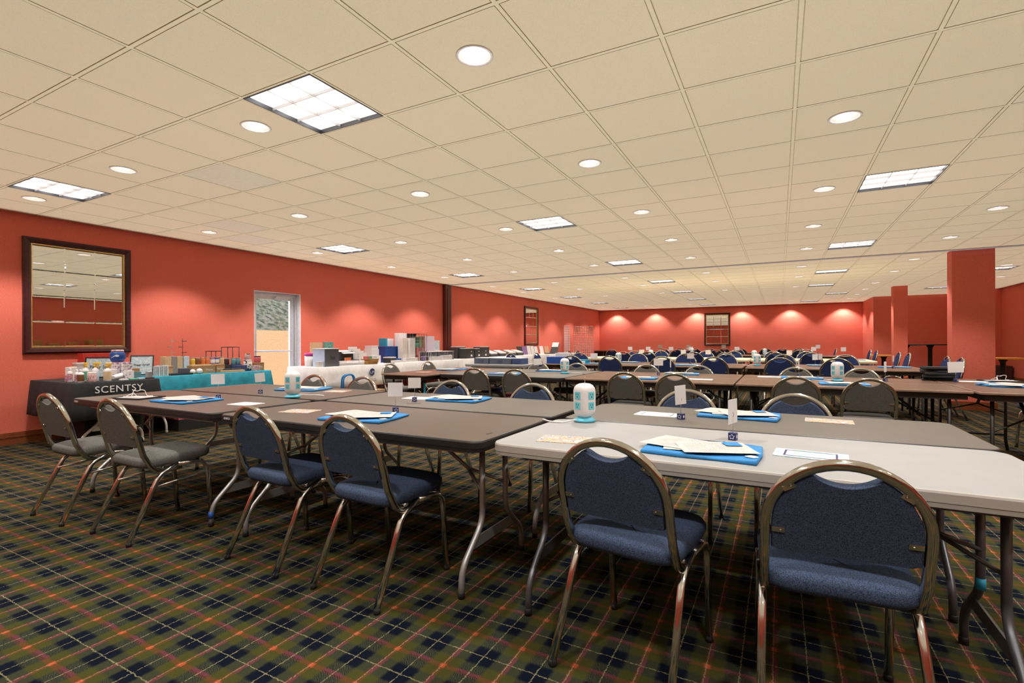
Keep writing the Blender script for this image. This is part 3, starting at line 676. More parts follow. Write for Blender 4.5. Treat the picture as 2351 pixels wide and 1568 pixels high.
# ---------------------------------------------------------------- tables
TZ = 0.737; FAR = False
def plastic_table(label, cx, cy, top, edge, leg, L=1.85, W=0.76, rot=0.0, group=None, tape=None, r=0.055, inset=0.145):
    t = thing('folding_table', label, 'table', (cx, cy, 0), rot, group)
    def rr(o, z): return [(x, y, z) for x, y in rrect(L - 2 * o, W - 2 * o, max(r - o, .01), 6)]
    bm = bmesh.new(); loft(bm, [rr(0.012, TZ - 0.052), rr(0.004, TZ - 0.050), rr(0.002, TZ - 0.036), rr(0.0, TZ - 0.034), rr(0.0, TZ - 0.008), rr(0.003, TZ - 0.002), rr(0.008, TZ)], mis=[1, 1, 1, 1, 1, 1, 0], smooth=False)
    obj('tabletop', bm, [top, edge], t)
    bm = bmesh.new()
    for s in (-1, 1): bx(bm, -L / 2 + 0.12, L / 2 - 0.12, s * (W / 2 - 0.09) - .012, s * (W / 2 - 0.09) + .012, TZ - 0.075, TZ - 0.052)
    obj('support_rail', bm, leg, t)
    for sx in (-1, 1):
        X = sx * (L / 2 - inset)
        for sy in (-1, 1):
            bm = bmesh.new(); tube(bm, fillet([(X, sy * 0.115, TZ - 0.053), (X, sy * 0.115, 0.29), (X, sy * 0.295, 0.13), (X, sy * 0.30, 0.004)], 0.06, 6), 0.0145, 10)
            l = obj('leg', bm, leg, t)
            bm = bmesh.new(); lathe(bm, [(0.012, 0.0), (0.0165, 0.0), (0.0165, 0.028), (0.0145, 0.03)], 12, c=(X, sy * 0.30)); obj('foot_cap', bm, 'rubber' if leg != 'leg_white' else 'leg_white', l)
            if tape and tape[0] == (sx, sy):
                bm = bmesh.new(); lathe(bm, [(0.0150, tape[1]), (0.0155, tape[1]), (0.0155, tape[1] + .04), (0.0150, tape[1] + .04)], 12, c=(X, sy * tape[3])); tp = obj('tape_band', bm, tape[2], l); tp['label'] = 'coloured tape band'
        bm = bmesh.new(); bx(bm, X - 0.004, X + 0.004, -0.20, 0.20, 0.185, 0.235); 
        for v in bm.verts:
            if v.co.z > 0.2: v.co.y *= 0.80
        obj('crossbar', bm, leg, t)
        if FAR: continue
        J = (X - sx * 0.145, 0.0, 0.50)
        bm = bmesh.new()
        for sy in (-1, 1): tube(bm, [(X, sy * 0.11, 0.43), (J[0], sy * 0.012, J[2])], 0.008, 6, sq=True)
        tube(bm, [J, (X - sx * 0.42, 0, TZ - 0.06)], 0.0095, 6, sq=True)
        obj('brace', bm, leg, t)
    return t
def wood_table(label, cx, cy, top, edge, L=1.83, W=0.76, rot=0.0, group=None, leg='leg_dark', tape=None, inset=0.14):
    t = thing('folding_table', label, 'table', (cx, cy, 0), rot, group)
    def rr(o, z): return [(x, y, z) for x, y in rrect(L - 2 * o, W - 2 * o, 0.02, 3)]
    bm = bmesh.new(); loft(bm, [rr(0.004, TZ - 0.022), rr(0.0, TZ - 0.018), rr(0.0, TZ - 0.004), rr(0.004, TZ)], mis=[1, 1, 1, 0], smooth=False)
    obj('tabletop', bm, [top, edge], t)
    bm = bmesh.new(); i = 0.035
    bx(bm, -L / 2 + i, L / 2 - i, -W / 2 + i, -W / 2 + i + .02, TZ - 0.075, TZ - 0.022); bx(bm, -L / 2 + i, L / 2 - i, W / 2 - i - .02, W / 2 - i, TZ - 0.075, TZ - 0.022)
    bx(bm, -L / 2 + i, -L / 2 + i + .02, -W / 2 + i + .02, W / 2 - i - .02, TZ - 0.075, TZ - 0.022); bx(bm, L / 2 - i - .02, L / 2 - i, -W / 2 + i + .02, W / 2 - i - .02, TZ - 0.075, TZ - 0.022)
    obj('apron', bm, 'apron_dark', t)
    for sx in (-1, 1):
        X = sx * (L / 2 - inset)
        for sy in (-1, 1):
            bm = bmesh.new(); tube(bm, fillet([(X, sy * 0.27, TZ - 0.03), (X, sy * 0.27, 0.10), (X, sy * 0.285, 0.002)], .03), 0.014, 8)
            l = obj('leg', bm, leg, t)
            if tape:
                bm = bmesh.new(); lathe(bm, [(0.0145, 0.30), (0.016, 0.30), (0.016, 0.62), (0.0145, 0.62)], 10, c=(X, sy * 0.27)); tp = obj('tape_band', bm, tape, l); tp['label'] = 'coloured tape wrap'
        bm = bmesh.new(); tube(bm, [(X, -0.27, 0.16), (X, 0.27, 0.16)], 0.009, 8)
        tube(bm, [(X, -0.20, 0.155), (X, 0.20, 0.155)], 0.006, 6); obj('crossbar', bm, leg, t)
        if FAR: continue
        bm = bmesh.new(); J = (X - sx * 0.17, 0, 0.50)
        for sy in (-1, 1): tube(bm, [(X, sy * 0.26, 0.40), J], 0.008, 6, sq=True)
        tube(bm, [J, (X - sx * 0.40, 0, TZ - 0.03)], 0.011, 6, sq=True); obj('brace', bm, leg, t)
    return t
g1 = 'folding tables of the nearest row'
plastic_table('taupe plastic folding table at the near left end of the nearest row', -3.97, 2.19, 'taupe_top', 'taupe_edge', 'leg_grey', group=g1, tape=((1, -1), 0.052, 'tape_blue', 0.30))
plastic_table('taupe plastic folding table touching the left end of the white table', -2.06, 2.19, 'taupe_top', 'taupe_edge', 'leg_grey', group=g1)
plastic_table('white plastic folding table in the right foreground', -0.165, 2.21, 'white_top', 'white_edge', 'leg_steel', L=1.86, group=g1, r=0.07, tape=((1, 1), 0.29, 'tape_cyan', 0.116 / 1.0))
plastic_table('taupe plastic folding table in the far left corner of the nearest row', -3.97, 2.985, 'taupe_top', 'taupe_edge', 'leg_grey', group=g1)
plastic_table('grey brown plastic folding table behind the middle of the nearest row', -2.07, 2.985, 'gray_top', 'taupe_edge', 'leg_grey', group=g1)
plastic_table('dark grey plastic folding table right behind the white table', -0.155, 2.985, 'gray_top', 'taupe_edge', 'leg_steel', L=1.86, group=g1, r=0.07)
for nx in (-3.97, -2.06):
    t = [o for o in C.objects if o.name.startswith('folding_table') and not o.parent and abs(o.location.x - nx) < .01 and abs(o.location.y - 2.19) < .01][0]
    bm = text_bm('COSCO', 0.017, 0.0003, bold=.0003); obj('maker_plate', bm, 'star_white', t, loc=(-.925 + .09, -.3806, TZ - .02), rot=(PI / 2, 0, 0))
    bm = bmesh.new(); prism(bm, rrect(.055, .012, .005, 3), TZ, TZ + .0006); obj('vent_slot', bm, 'taupe_edge', t, loc=(.86, -.18, 0), rot=PI / 2)
g2 = 'folding tables of the second row'
wood_table('brown end table turned sideways at the left end of the second row', -4.47, 6.12, 'brown_top', 'brown_edge', rot=PI / 2, group=g2, tape='tape_cyan')
plastic_table('grey plastic folding table second from the left, near side of second row', -3.18, 5.88, 'gray_top', 'taupe_edge', 'leg_steel', L=1.82, group=g2)
plastic_table('grey plastic folding table second from the left, far side of second row', -3.18, 6.67, 'gray_top', 'taupe_edge', 'leg_steel', L=1.82, group=g2)
wood_table('brown laminate folding table in the middle, near side of second row', -1.33, 5.88, 'brown_top', 'brown_edge', group=g2)
wood_table('brown laminate folding table in the middle, far side of second row', -1.33, 6.66, 'brown_top', 'brown_edge', group=g2)
wood_table('brown laminate folding table at the right, near side of second row', 0.52, 5.88, 'brown_top', 'brown_edge', group=g2)
wood_table('brown laminate folding table at the right, far side of second row', 0.52, 6.66, 'brown_top', 'brown_edge', group=g2)
wood_table('brown end table turned sideways at the right edge, second row', 1.84, 6.37, 'brown_top', 'brown_edge', rot=PI / 2, group=g2)
g3 = 'folding tables of the third row'
FAR = True
plastic_table('small white folding table holding the slate storage bins', -4.85, 8.62, 'white_top', 'white_top', 'leg_white', L=1.30, group=g3)
for cx, L_, nm in ((-3.55, 1.22, 'left'), (-1.73, 2.38, 'middle'), (0.72, 2.43, 'right')):
    for cy, sd in ((9.33, 'near'), (10.11, 'far')):
        if nm == 'left' and sd == 'far': continue
        wood_table(f'walnut brown folding table, {nm} one on the {sd} side of the third row', cx, cy, 'brown_top', 'brown_edge', L=L_, group=g3, inset=0.70 if nm == 'middle' else 0.14)
for cx, nm in ((-3.90, 'left'), (-1.82, 'middle'), (0.60, 'right')):
    for cy, sd in ((13.08, 'near'), (13.86, 'far')):
        plastic_table(f'cream folding table, {nm} one on the {sd} side of the fourth row', cx, cy, 'cream_top', 'cream_top', 'leg_white', L=2.39 if nm != 'left' else 1.70, group='cream folding tables of the fourth row', inset={'left': 0.155, 'middle': 0.72, 'right': 0.145}[nm])
for cx, nm in ((-3.90, 'left'), (-1.82, 'middle'), (0.60, 'right')):
    for cy, sd in ((16.68, 'near'), (17.46, 'far')):
        wood_table(f'dark folding table, {nm} one on the {sd} side of the fifth row', cx, cy, 'walnut_top', 'brown_edge', L=2.39 if nm != 'left' else 1.70, group='folding tables of the fifth row', inset=(0.72 if sd == 'near' else 0.95) if nm == 'middle' else 0.14)
for cx, nm in ((-3.62, 'left'), (-1.22, 'middle'), (0.86, 'right')):
    for cy, sd in ((20.15, 'near'), (20.93, 'far')):
        if nm == 'right': cx_, l_ = 0.60, 1.2
        else: cx_, l_ = cx, 2.34
        wood_table(f'dark folding table, {nm} one on the {sd} side of the sixth row', cx_, cy, 'walnut_top', 'brown_edge', L=l_, group='folding tables of the sixth row', inset={'left': 0.585, 'middle': 0.89, 'right': 0.33}[nm])

# ---------------------------------------------------------------- things on the tables
def star_bm(r1, r2, r3):
    bm = bmesh.new(); n = 10
    A = []; B = []
    for k in range(n):
        a = PI / 2 + k * PI / 5; r = r1 if k % 2 == 0 else r2
        A.append(bm.verts.new((r * math.cos(a), 0, r * math.sin(a)))); B.append(bm.verts.new((r * r3 * math.cos(a), 0, r * r3 * math.sin(a))))
    for k in range(n): bm.faces.new((A[k], A[(k + 1) % n], B[(k + 1) % n], B[k]))
    return bm
def make_holder():
    t = thing('card_holder', '', 'card holder')
    bm = bmesh.new(); bx(bm, -0.016, 0.016, -0.016, 0.016, 0, 0.032, bev=0.0015); obj('block', bm, 'cube_blue', t)
    o = obj('star_emblem', star_bm(0.0125, 0.0075, 0.72), 'star_white', t, loc=(0, -0.0166, 0.016))
    bm = bmesh.new(); lathe(bm, [(0.0005, 0.0), (0.007, 0.0), (0.007, 0.0005)], 14); obj('dot_emblem', bm, 'star_white', t, loc=(0.0162, 0, 0.016), rot=(0, PI / 2, 0))
    bm = bmesh.new(); tube(bm, [(0, 0, 0.03), (0, 0, 0.105)], 0.0012, 6); tube(bm, fillet([(0, 0, 0.10), (-0.005, 0, 0.112), (0, 0, 0.122), (0.004, 0, 0.112), (0.0015, 0, 0.10)], .01), 0.0012, 6); obj('clip_wire', bm, 'steel_wire', t)
    return t
H0 = None; P0 = None
def holder(x, y, z, hrot, crot, tilt, where, cw=0.09, chh=0.062, cz=0.098):
    global H0, P0
    lab = f'dark blue star cube with wire clip, {where}'
    if H0 is None: H0 = make_holder(); H0.location = (x, y, z); H0.rotation_euler = (0, 0, hrot); H0['label'] = lab; H0['group'] = 'star cube card holders'
    else: dup(H0, (x, y, z), hrot, lab)
    lab = f'white name card on the cube {where}'
    if P0 is None:
        bm = bmesh.new(); bx(bm, -0.5, 0.5, -0.0005, 0.0005, 0, 1); P0 = obj('name_card', bm, 'paper'); tag(P0, lab, 'card', 'white name cards on wire clips'); o = P0
    else: o = P0.copy(); C.objects.link(o); o['label'] = lab
    o.scale = (cw, 1, chh); o.location = (x, y - 0.0025 if abs(crot) < 1 else y, z + cz); o.rotation_euler = (0, tilt, crot)
CY = 0.49
holder(-3.80, 2.31, TZ, CY + .5, CY, -0.03, 'on the near left taupe table', .105, .078, .112)
holder(-3.88, 2.72, TZ, CY + .3, CY, -0.10, 'on the far left taupe table', 0.085, .075)
holder(-2.07, 2.35, TZ, CY + .45, CY + .1, 0, 'left of the white table, nearer one', 0.088, .085)
holder(-2.33, 2.85, TZ, CY, CY, 0, 'left of the white table, farther one', 0.092, .075)
holder(-0.48, 2.86, TZ, -.35, .88, -0.06, 'on the dark grey table', 0.075, .105, .082)
holder(-0.18, 2.36, TZ, -.2, 1.22, -0.03, 'on the white table', 0.085, .105, .072)
holder(-3.08, 6.53, TZ, CY, CY, -.06, 'on the left of the second row', .12, .09)
holder(-1.37, 6.52, TZ, CY, CY, 0, 'by the middle of the second row', .12, .09, .12)
holder(-1.30, 6.95, TZ, CY, CY + 1.4, 0, 'at the back edge of the second row', .10, .13, .08)
holder(0.20, 6.85, TZ, CY, CY + .9, 0, 'left of the power tower in the second row', .09, .11)
holder(0.98, 6.50, TZ, CY, CY + .7, 0, 'at the right of the second row', .09, .11)
holder(1.60, 6.70, TZ, CY + .4, 0.1, -.05, 'on the brown end table at the right edge', .13, .11)
for i, (x, y) in enumerate([(-3.25, 9.5), (-1.50, 10.0), (0.54, 10.1), (0.63, 10.3), (1.55, 9.6)]): holder(x, y, TZ, CY, CY + .2 * i, 0, f'{ORD[i]} from the left in the third row', .14, .10, .10)
for i, (x, y) in enumerate([(-3.3, 13.6), (-2.2, 13.5), (-1.6, 13.5), (0.2, 13.5)]): holder(x, y, TZ, CY, CY + .1, 0, f'{ORD[i]} from the left in the cream row', .14, .11, .10)
for i, (x, y) in enumerate([(-4.6, 17.3), (-4.0, 17.4), (-3.2, 17.2), (-2.6, 17.4), (-1.2, 17.4), (0.9, 17.5), (1.6, 17.0)]): holder(x, y, TZ, CY, CY, 0, f'{ORD[i]} from the left in the fifth row', .15, .12, .13)
for i, (x, y) in enumerate([(-4.3, 20.8), (-3.2, 20.8), (-1.9, 20.8), (1.2, 20.8)]): holder(x, y, TZ, CY, CY, 0, f'{ORD[i]} from the left in the sixth row', .16, .13, .16)

def make_tower(big=True):
    t = thing('power_tower', '', 'power strip')
    bm = bmesh.new(); lathe(bm, [(0.052, 0.0), (0.058, 0.003), (0.059, 0.009), (0.050, 0.018), (0.036, 0.023), (0.034, 0.028)], 28); obj('base', bm, 'base_cyan', t)
    bm = bmesh.new(); loops = []
    for z, r in ((0.026, 0.030), (0.030, 0.040), (0.045, 0.051), (0.065, 0.055), (0.165, 0.055), (0.182, 0.051), (0.196, 0.040), (0.203, 0.026), (0.205, 0.012)):
        l = []
        for j in range(32):
            a = 2 * PI * j / 32; c, s = math.cos(a), math.sin(a); q = (abs(c) ** 3.4 + abs(s) ** 3.4) ** (-1 / 3.4); l.append((r * q * c * .93, r * q * s * .93, z))
        loops.append(l)
    loft(bm, loops); obj('body', bm, 'plastic_white', t)
    for k in range(4):
        for z in (0.088, 0.142):
            bm = bmesh.new(); bx(bm, -0.020, 0.020, -0.0535, -0.050, z - 0.020, z + 0.020, bev=.0015)
            for dx, dz, a, b in ((-0.007, 0.006, .0012, .005), (0.007, 0.006, .0012, .005), (0, -0.007, .003, .003)): bx(bm, dx - a, dx + a, -0.0545, -0.0536, z + dz - b, z + dz + b, 1)
            obj('socket', bm, ['socket_cyan', 'ink'], t, rot=k * PI / 2)
    bm = bmesh.new(); tube(bm, fillet([(-0.056, 0, 0.012), (-0.09, 0.0, 0.016), (-0.13, 0.02, 0.005), (-0.17, 0.09, 0.0045), (-0.15, 0.17, 0.0045)], .05), 0.004, 8); obj('cable', bm, 'plastic_white', t)
    return t
TW = None
for x, y, r, lab in [(-0.925, 2.545, CY + PI / 4, 'white and cyan power tower on the left far corner of the white table'), (-3.36, 2.63, CY + PI / 4 + PI, 'white and cyan power tower between the two left taupe tables'),
                     (-2.57, 6.30, CY + PI / 4 + PI, 'white and cyan power tower on the grey table of the second row'), (0.54, 6.32, CY + PI / 4, 'white and cyan power tower on the brown tables of the second row'),
                     (-2.90, 10.0, CY + PI / 4, 'white and cyan power tower on the left of the third row'), (-0.35, 9.75, CY + PI / 4, 'white and cyan power tower on the right of the third row'),
                     (-3.03, 13.5, CY + PI / 4, 'white and cyan power tower on the left of the cream row'), (-0.55, 13.6, CY + PI / 4, 'white and cyan power tower on the right of the cream row'), (-2.5, 17.0, CY + PI / 4, 'white and cyan power tower on the left of the fifth row'), (-0.4, 17.1, CY + PI / 4, 'white and cyan power tower on the right of the fifth row')]:
    r = math.atan2(-x, y) + PI / 4 + (PI if r > PI else 0)
    if TW is None: TW = make_tower(); TW.location = (x, y, TZ + .001); TW.rotation_euler = (0, 0, r); TW['label'] = lab; TW['group'] = 'white and cyan power towers'
    else: dup(TW, (x, y, TZ + .001), r, lab)
bm = bmesh.new(); tube(bm, fillet([(0, 0, 0), (0.004, 0, 0.012), (-.002, 0, .022), (.005, 0, .03), (0, .003, .036)], .006), 0.0018, 6); o = obj('cable_tie', bm, 'steel_wire', loc=(-0.925, 2.545, TZ + .206)); tag(o, 'small twisted metal tie on top of the nearest power tower', 'cable tie')

def make_tote():
    t = thing('tote_bag', '', 'bag')
    out = [(-0.20, -0.15), (-0.06, -0.162), (0.08, -0.155), (0.205, -0.165), (0.215, -0.02), (0.205, 0.145), (0.10, 0.15), (0.0, 0.142), (-0.09, 0.155), (-0.19, 0.15), (-0.21, 0.0)]
    bm = bmesh.new()
    def lay(k, z, w_): return [(x * k, y * k, z + w_ * math.sin(i * 2.3)) for i, (x, y) in enumerate(out)]
    loft(bm, [lay(.98, 0.001, 0), lay(1.0, 0.005, .0), lay(1.0, 0.010, .002), lay(.985, 0.014, .003)], smooth=False); obj('bag_body', bm, 'bag_blue', t)
    bm = bmesh.new()
    for s, dx in ((1, 0.0), (1, 0.03)):
        pts = fillet([(-0.11 + dx, 0.14, 0.012), (-0.10 + dx, 0.185, 0.006), (0.06 + dx, 0.19, 0.006), (0.08 + dx, 0.145, 0.012)], .04)
        for a, b in zip(pts, pts[1:]):
            d = (b - a).normalized(); n = Vector((-d.y, d.x, 0)) * 0.011
            bm.faces.new([bm.verts.new(p) for p in (a - n, b - n, b + n, a + n)])
    h = obj('handle', bm, 'bag_blue', t); 
    md = h.modifiers.new('solid', 'SOLIDIFY'); md.thickness = 0.002
    bm = bmesh.new()
    for k in range(5):
        a = -0.5 + k * 0.33; c = Vector((0.165, -0.10, 0.0175)); d = Vector((math.cos(a), math.sin(a), 0)); n = Vector((-d.y, d.x, 0)) * 0.0065
        l = (0.03, .036, .036, .032, .026)[k]
        bm.faces.new([bm.verts.new(p) for p in (c - n, c + d * l - n * .8, c + d * (l + .006), c + d * l + n * .8, c + n)])
    obj('hand_print', bm, 'bag_print', t)
    return t
TB = None; PP = []
for i, (w_, h_) in enumerate(((0.216, 0.279), (0.20, 0.265))):
    bm = bmesh.new(); n = 6
    V = [[bm.verts.new((-w_ / 2 + w_ * a / n, -h_ / 2 + h_ * b / n, 0.0008 * math.sin(a * 1.9 + i) + 0.001 * (a / n - .5) ** 2)) for b in range(n + 1)] for a in range(n + 1)]
    for a in range(n):
        for b in range(n): bm.faces.new((V[a][b], V[a + 1][b], V[a + 1][b + 1], V[a][b + 1])).smooth = True
    if i == 1:
        f = bm.faces.new([bm.verts.new(p) for p in ((0.02, -0.11, 0.004), (0.09, -0.11, 0.004), (0.09, -0.05, 0.004), (0.02, -0.05, 0.004))]); f.material_index = 1
    o = obj('paper_sheet', bm, ['page_print' if i < 2 else 'paper', 'bag_blue']); tag(o, '', 'paper'); PP.append(o)
pused = set()
def sheet(i, x, y, z, r, label, group):
    o = PP[i]
    if i in pused: o = o.copy(); C.objects.link(o)
    pused.add(i); o.location = (x, y, z); o.rotation_euler = (0, 0, r); o['label'] = label; o['group'] = group
def tote(x, y, r, where, n=3, s=1.0, flip=1):
    global TB
    lab = f'flat blue fabric tote bag lying {where}'
    if TB is None: TB = make_tote(); TB.location = (x, y, TZ); TB.rotation_euler = (0, 0, r); TB['label'] = lab; TB['group'] = 'blue tote bags on the tables'; b = TB
    else: b = dup(TB, (x, y, TZ), r, lab)
    b.scale = (s, s, 1)
    ps = [(0.0, 0.01, PI / 2 + .15, 0, 'lowest'), (-0.07, 0.02, PI / 2 - .28, 0, 'middle'), (0.05, -0.02, PI / 2 + .40, 1, 'topmost')][:n]
    for k, (dx, dy, dr, i, w_) in enumerate(ps):
        c, s_ = math.cos(r), math.sin(r)
        sheet(i, x + c * dx - s_ * dy, y + s_ * dx + c * dy, TZ + 0.0178 + 0.0022 * k, r + dr, (f'white sheet, {w_} on bag {where}' if n > 1 else f'white sheet on the tote bag {where}'), 'printed sheets on the tote bags')
tote(-3.87, 2.12, 0.05, 'on the near left taupe table')
tote(-2.08, 2.10, 0.18, 'on the taupe table beside the white table')
tote(-0.27, 2.07, -0.03, 'on the white table')
tote(-3.83, 3.12, 0.3, 'on the far left taupe table', 2)
tote(-2.10, 3.08, 0.12, 'on the grey brown table behind the middle')
tote(-0.21, 3.13, -0.05, 'on the dark grey table')
tote(-4.47, 6.35, 1.5, 'on the brown end table at the left', 2)
tote(-3.20, 5.80, 0.0, 'on the near left of the second row', 1)
tote(-2.95, 6.72, 0.1, 'behind the left power tower of the second row', 2)
tote(-1.45, 5.80, 0.05, 'on the near middle of the second row', 1)
tote(-1.12, 6.78, 0.1, 'on the far middle of the second row', 2)
tote(0.22, 6.62, 0.0, 'left of the right power tower in the second row', 1)
tote(0.55, 5.86, 0.0, 'on the near right of the second row', 1)
tote(1.86, 6.30, PI / 2, 'on the brown end table at the right edge', 3)
tote(-2.75, 10.25, 0, 'at the left of the third row', 1); tote(-1.45, 9.30, 0, 'at the middle of the third row', 1); tote(-3.1, 9.25, 0, 'below the navy chairs left in the third row', 1)
tote(0.62, 10.0, 0, 'at the right of the third row', 2); tote(1.6, 9.9, 0, 'at the right end of the third row', 1); tote(1.45, 13.4, 0, 'at the right end of the cream row', 1); tote(-1.9, 13.4, 0, 'in the middle of the cream row', 1)

def card(name, label, cat, x, y, r, w_, h_, m_, z=TZ, border=None, group=None, th=0.0025):
    t = thing(name, label, cat, (x, y, z), r, group)
    bm = bmesh.new(); prism(bm, rrect(w_, h_, 0.006, 2), 0.0003, th); obj('card', bm, m_, t)
    if border:
        bm = bmesh.new(); a, b = w_ * .36, h_ * .36; q = 0.007
        for x0, x1, y0, y1 in ((-a, a, -b, -b + q), (-a, a, b - q, b), (-a, -a + q, -b + q, b - q), (a - q, a, -b + q, b - q)): bx(bm, x0, x1, y0, y1, th, th + 0.0004)
        obj('printed_border', bm, border, t)
    return t
gc = 'flat cards on the tables'
card('certificate', 'white card with a grey printed border beside the left tote bag', 'card', -3.30, 2.20, 0.1, 0.20, 0.15, 'paper', border='leg_steel', group=gc)
card('flyer', 'peach coloured flyer at the left end of the taupe middle table', 'flyer', -2.64, 2.12, 0.25, 0.21, 0.15, 'flyer_print')
card('flyer', 'orange patterned flyer on the left of the white table', 'flyer', -0.83, 2.03, 0.15, 0.22, 0.15, 'flyer_print')
card('certificate', 'pale blue card with a navy printed border on the white table', 'card', 0.10, 2.17, -0.08, 0.24, 0.15, 'pale_print', border='cube_blue', group=gc, th=.003)
card('certificate', 'white card with a grey printed border on the dark grey table', 'card', -0.63, 2.97, -0.05, 0.24, 0.16, 'paper', border='leg_steel', group=gc, th=.004)
card('flyer', 'peach coloured flyer at the right end of the dark grey table', 'flyer', 0.23, 3.14, -0.05, 0.22, 0.15, 'flyer_print')
card('certificate', 'plain white card lying behind the two name cards', 'card', -2.42, 3.02, 0.1, 0.24, 0.15, 'paper', group=gc, th=.004)
card('flyer', 'peach coloured flyer at the far left corner behind the tote bag', 'flyer', -3.42, 3.13, 0.25, 0.20, 0.15, 'flyer_print')
card('certificate', 'white card at the middle front of the second row', 'card', -0.79, 5.95, 0, 0.26, 0.17, 'paper', group=gc)
card('certificate', 'white card left of the chairs, right half of the second row', 'card', -0.10, 6.67, 0, 0.27, 0.16, 'paper', group=gc, th=.006)
card('certificate', 'white card by the star cube on the right end table', 'card', 1.76, 6.80, 0, 0.25, 0.16, 'paper', group=gc, th=.004)
card('flyer', 'peach flyer on the brown end table at the left', 'flyer', -4.52, 5.72, 0.3, 0.22, 0.16, 'flyer_print')

def easel_frame(label, x, y, r, z=TZ, elab=''):
    t = thing('picture_frame', label, 'picture frame', (x, y, z), r)
    bm = bmesh.new(); bx(bm, -0.15, 0.15, -0.11, -0.098, 0.0003, 0.012); bx(bm, -0.15, 0.15, 0.098, 0.11, 0.0003, 0.012); bx(bm, -0.15, -0.138, -0.098, 0.098, 0.0003, 0.012); bx(bm, 0.138, 0.15, -0.098, 0.098, 0.0003, 0.012); obj('frame', bm, 'black_plastic', t)
    bm = bmesh.new(); bx(bm, -0.138, 0.138, -0.098, 0.098, 0.0003, 0.007); obj('picture', bm, 'page_print', t)
    e = thing('wire_easel', elab, 'easel', (x, y, z + 0.012), r + 0.2)
    bm = bmesh.new(); tube(bm, fillet([(-0.09, -0.03, 0.004), (-0.03, -0.02, 0.004), (-0.03, 0.0, 0.05), (0.0, 0.0, 0.042), (0.03, 0.0, 0.055), (0.06, 0.0, 0.05), (0.06, 0.02, 0.004), (0.10, 0.03, 0.004)], 0.012), 0.0028, 6)
    tube(bm, fillet([(-0.05, 0.05, 0.004), (-0.03, 0.0, 0.03), (-0.06, -0.05, 0.004)], .01), 0.0028, 6); tube(bm, [(-0.06, -0.05, 0.004), (0.09, -0.045, 0.004)], 0.0028, 6)
    obj('wire', bm, 'plastic_white', e)
easel_frame('black picture frame lying flat at the left end of the nearest tables', -4.42, 2.05, 0.25, elab='white wire easel tipped over on the left picture frame')
easel_frame('black picture frame lying flat on the right end table', 2.02, 6.98, 0.1, elab='white wire easel tipped over on the right end table')

# black folded bags on the second row
for i in range(5):
    bm = bmesh.new(); random.seed(40 + i); out = rrect(0.27, 0.20, 0.03, 3)
    loft(bm, [[(x * .96, y * .96, 0 + i * 0 + 0.001) for x, y in out], [(x, y, 0.010 + .004 * math.sin(7 * x + i)) for x, y in out], [(x * .97, y * .97, 0.024 + .005 * math.sin(11 * y + i * 2)) for x, y in out]], smooth=False)
    o = obj('folded_bag', bm, 'black_cloth', loc=(1.50 + random.uniform(-.02, .03), 7.0 - 0.10 + random.uniform(-.02, .02), TZ + 0.030 * i), rot=random.uniform(-.25, .25)); tag(o, f'black folded bag, {["lowest", "second lowest", "middle", "second highest", "topmost"][i]} of the pile in the second row', 'bag', 'pile of folded black bags')
random.seed(11)
# ---------------------------------------------------------------- generic display items
def item(name, label, cat, x, y, z, sx, sy, sz, m_, rot=0.0, group=None, bev=0.003):
    bm = bmesh.new(); bx(bm, -sx / 2, sx / 2, -sy / 2, sy / 2, 0, sz, bev=min(bev, sx * .2, sy * .2, sz * .2)); o = obj(name, bm, m_, loc=(x, y, z + .0005), rot=rot); return tag(o, label, cat, group)
def lidded(name, label, cat, x, y, z, sx, sy, sz, m_, lid, lh=0.02, rot=0.0, group=None, part='lid', over=0.004):
    t = thing(name, label, cat, (x, y, z + .0005), rot, group)
    bm = bmesh.new(); bx(bm, -sx / 2, sx / 2, -sy / 2, sy / 2, 0, sz - lh, bev=.002); obj('box_body', bm, m_, t)
    bm = bmesh.new(); bx(bm, -sx / 2 - over, sx / 2 + over, -sy / 2 - over, sy / 2 + over, sz - lh, sz, bev=.002); obj(part, bm, lid, t); return t
def jar(label, x, y, z, r, h, m_, lid, group=None, name='candle_jar', lab=None):
    t = thing(name, label, 'jar', (x, y, z + .0005), 0, group)
    bm = bmesh.new(); lathe(bm, [(r * .9, 0), (r, .006), (r, h * .78), (r * .92, h * .84)], 20); obj('jar_body', bm, m_, t)
    if lab:
        bm = bmesh.new(); lathe(bm, [(r * 1.01, h * .15), (r * 1.012, h * .16), (r * 1.012, h * .66), (r * 1.01, h * .67)], 20, cap=False); obj('jar_label', bm, lab, t)
    bm = bmesh.new(); lathe(bm, [(r * .93, h * .84), (r * .95, h * .86), (r * .95, h * .97), (r * .9, h)], 20); obj('jar_lid', bm, lid, t); return t
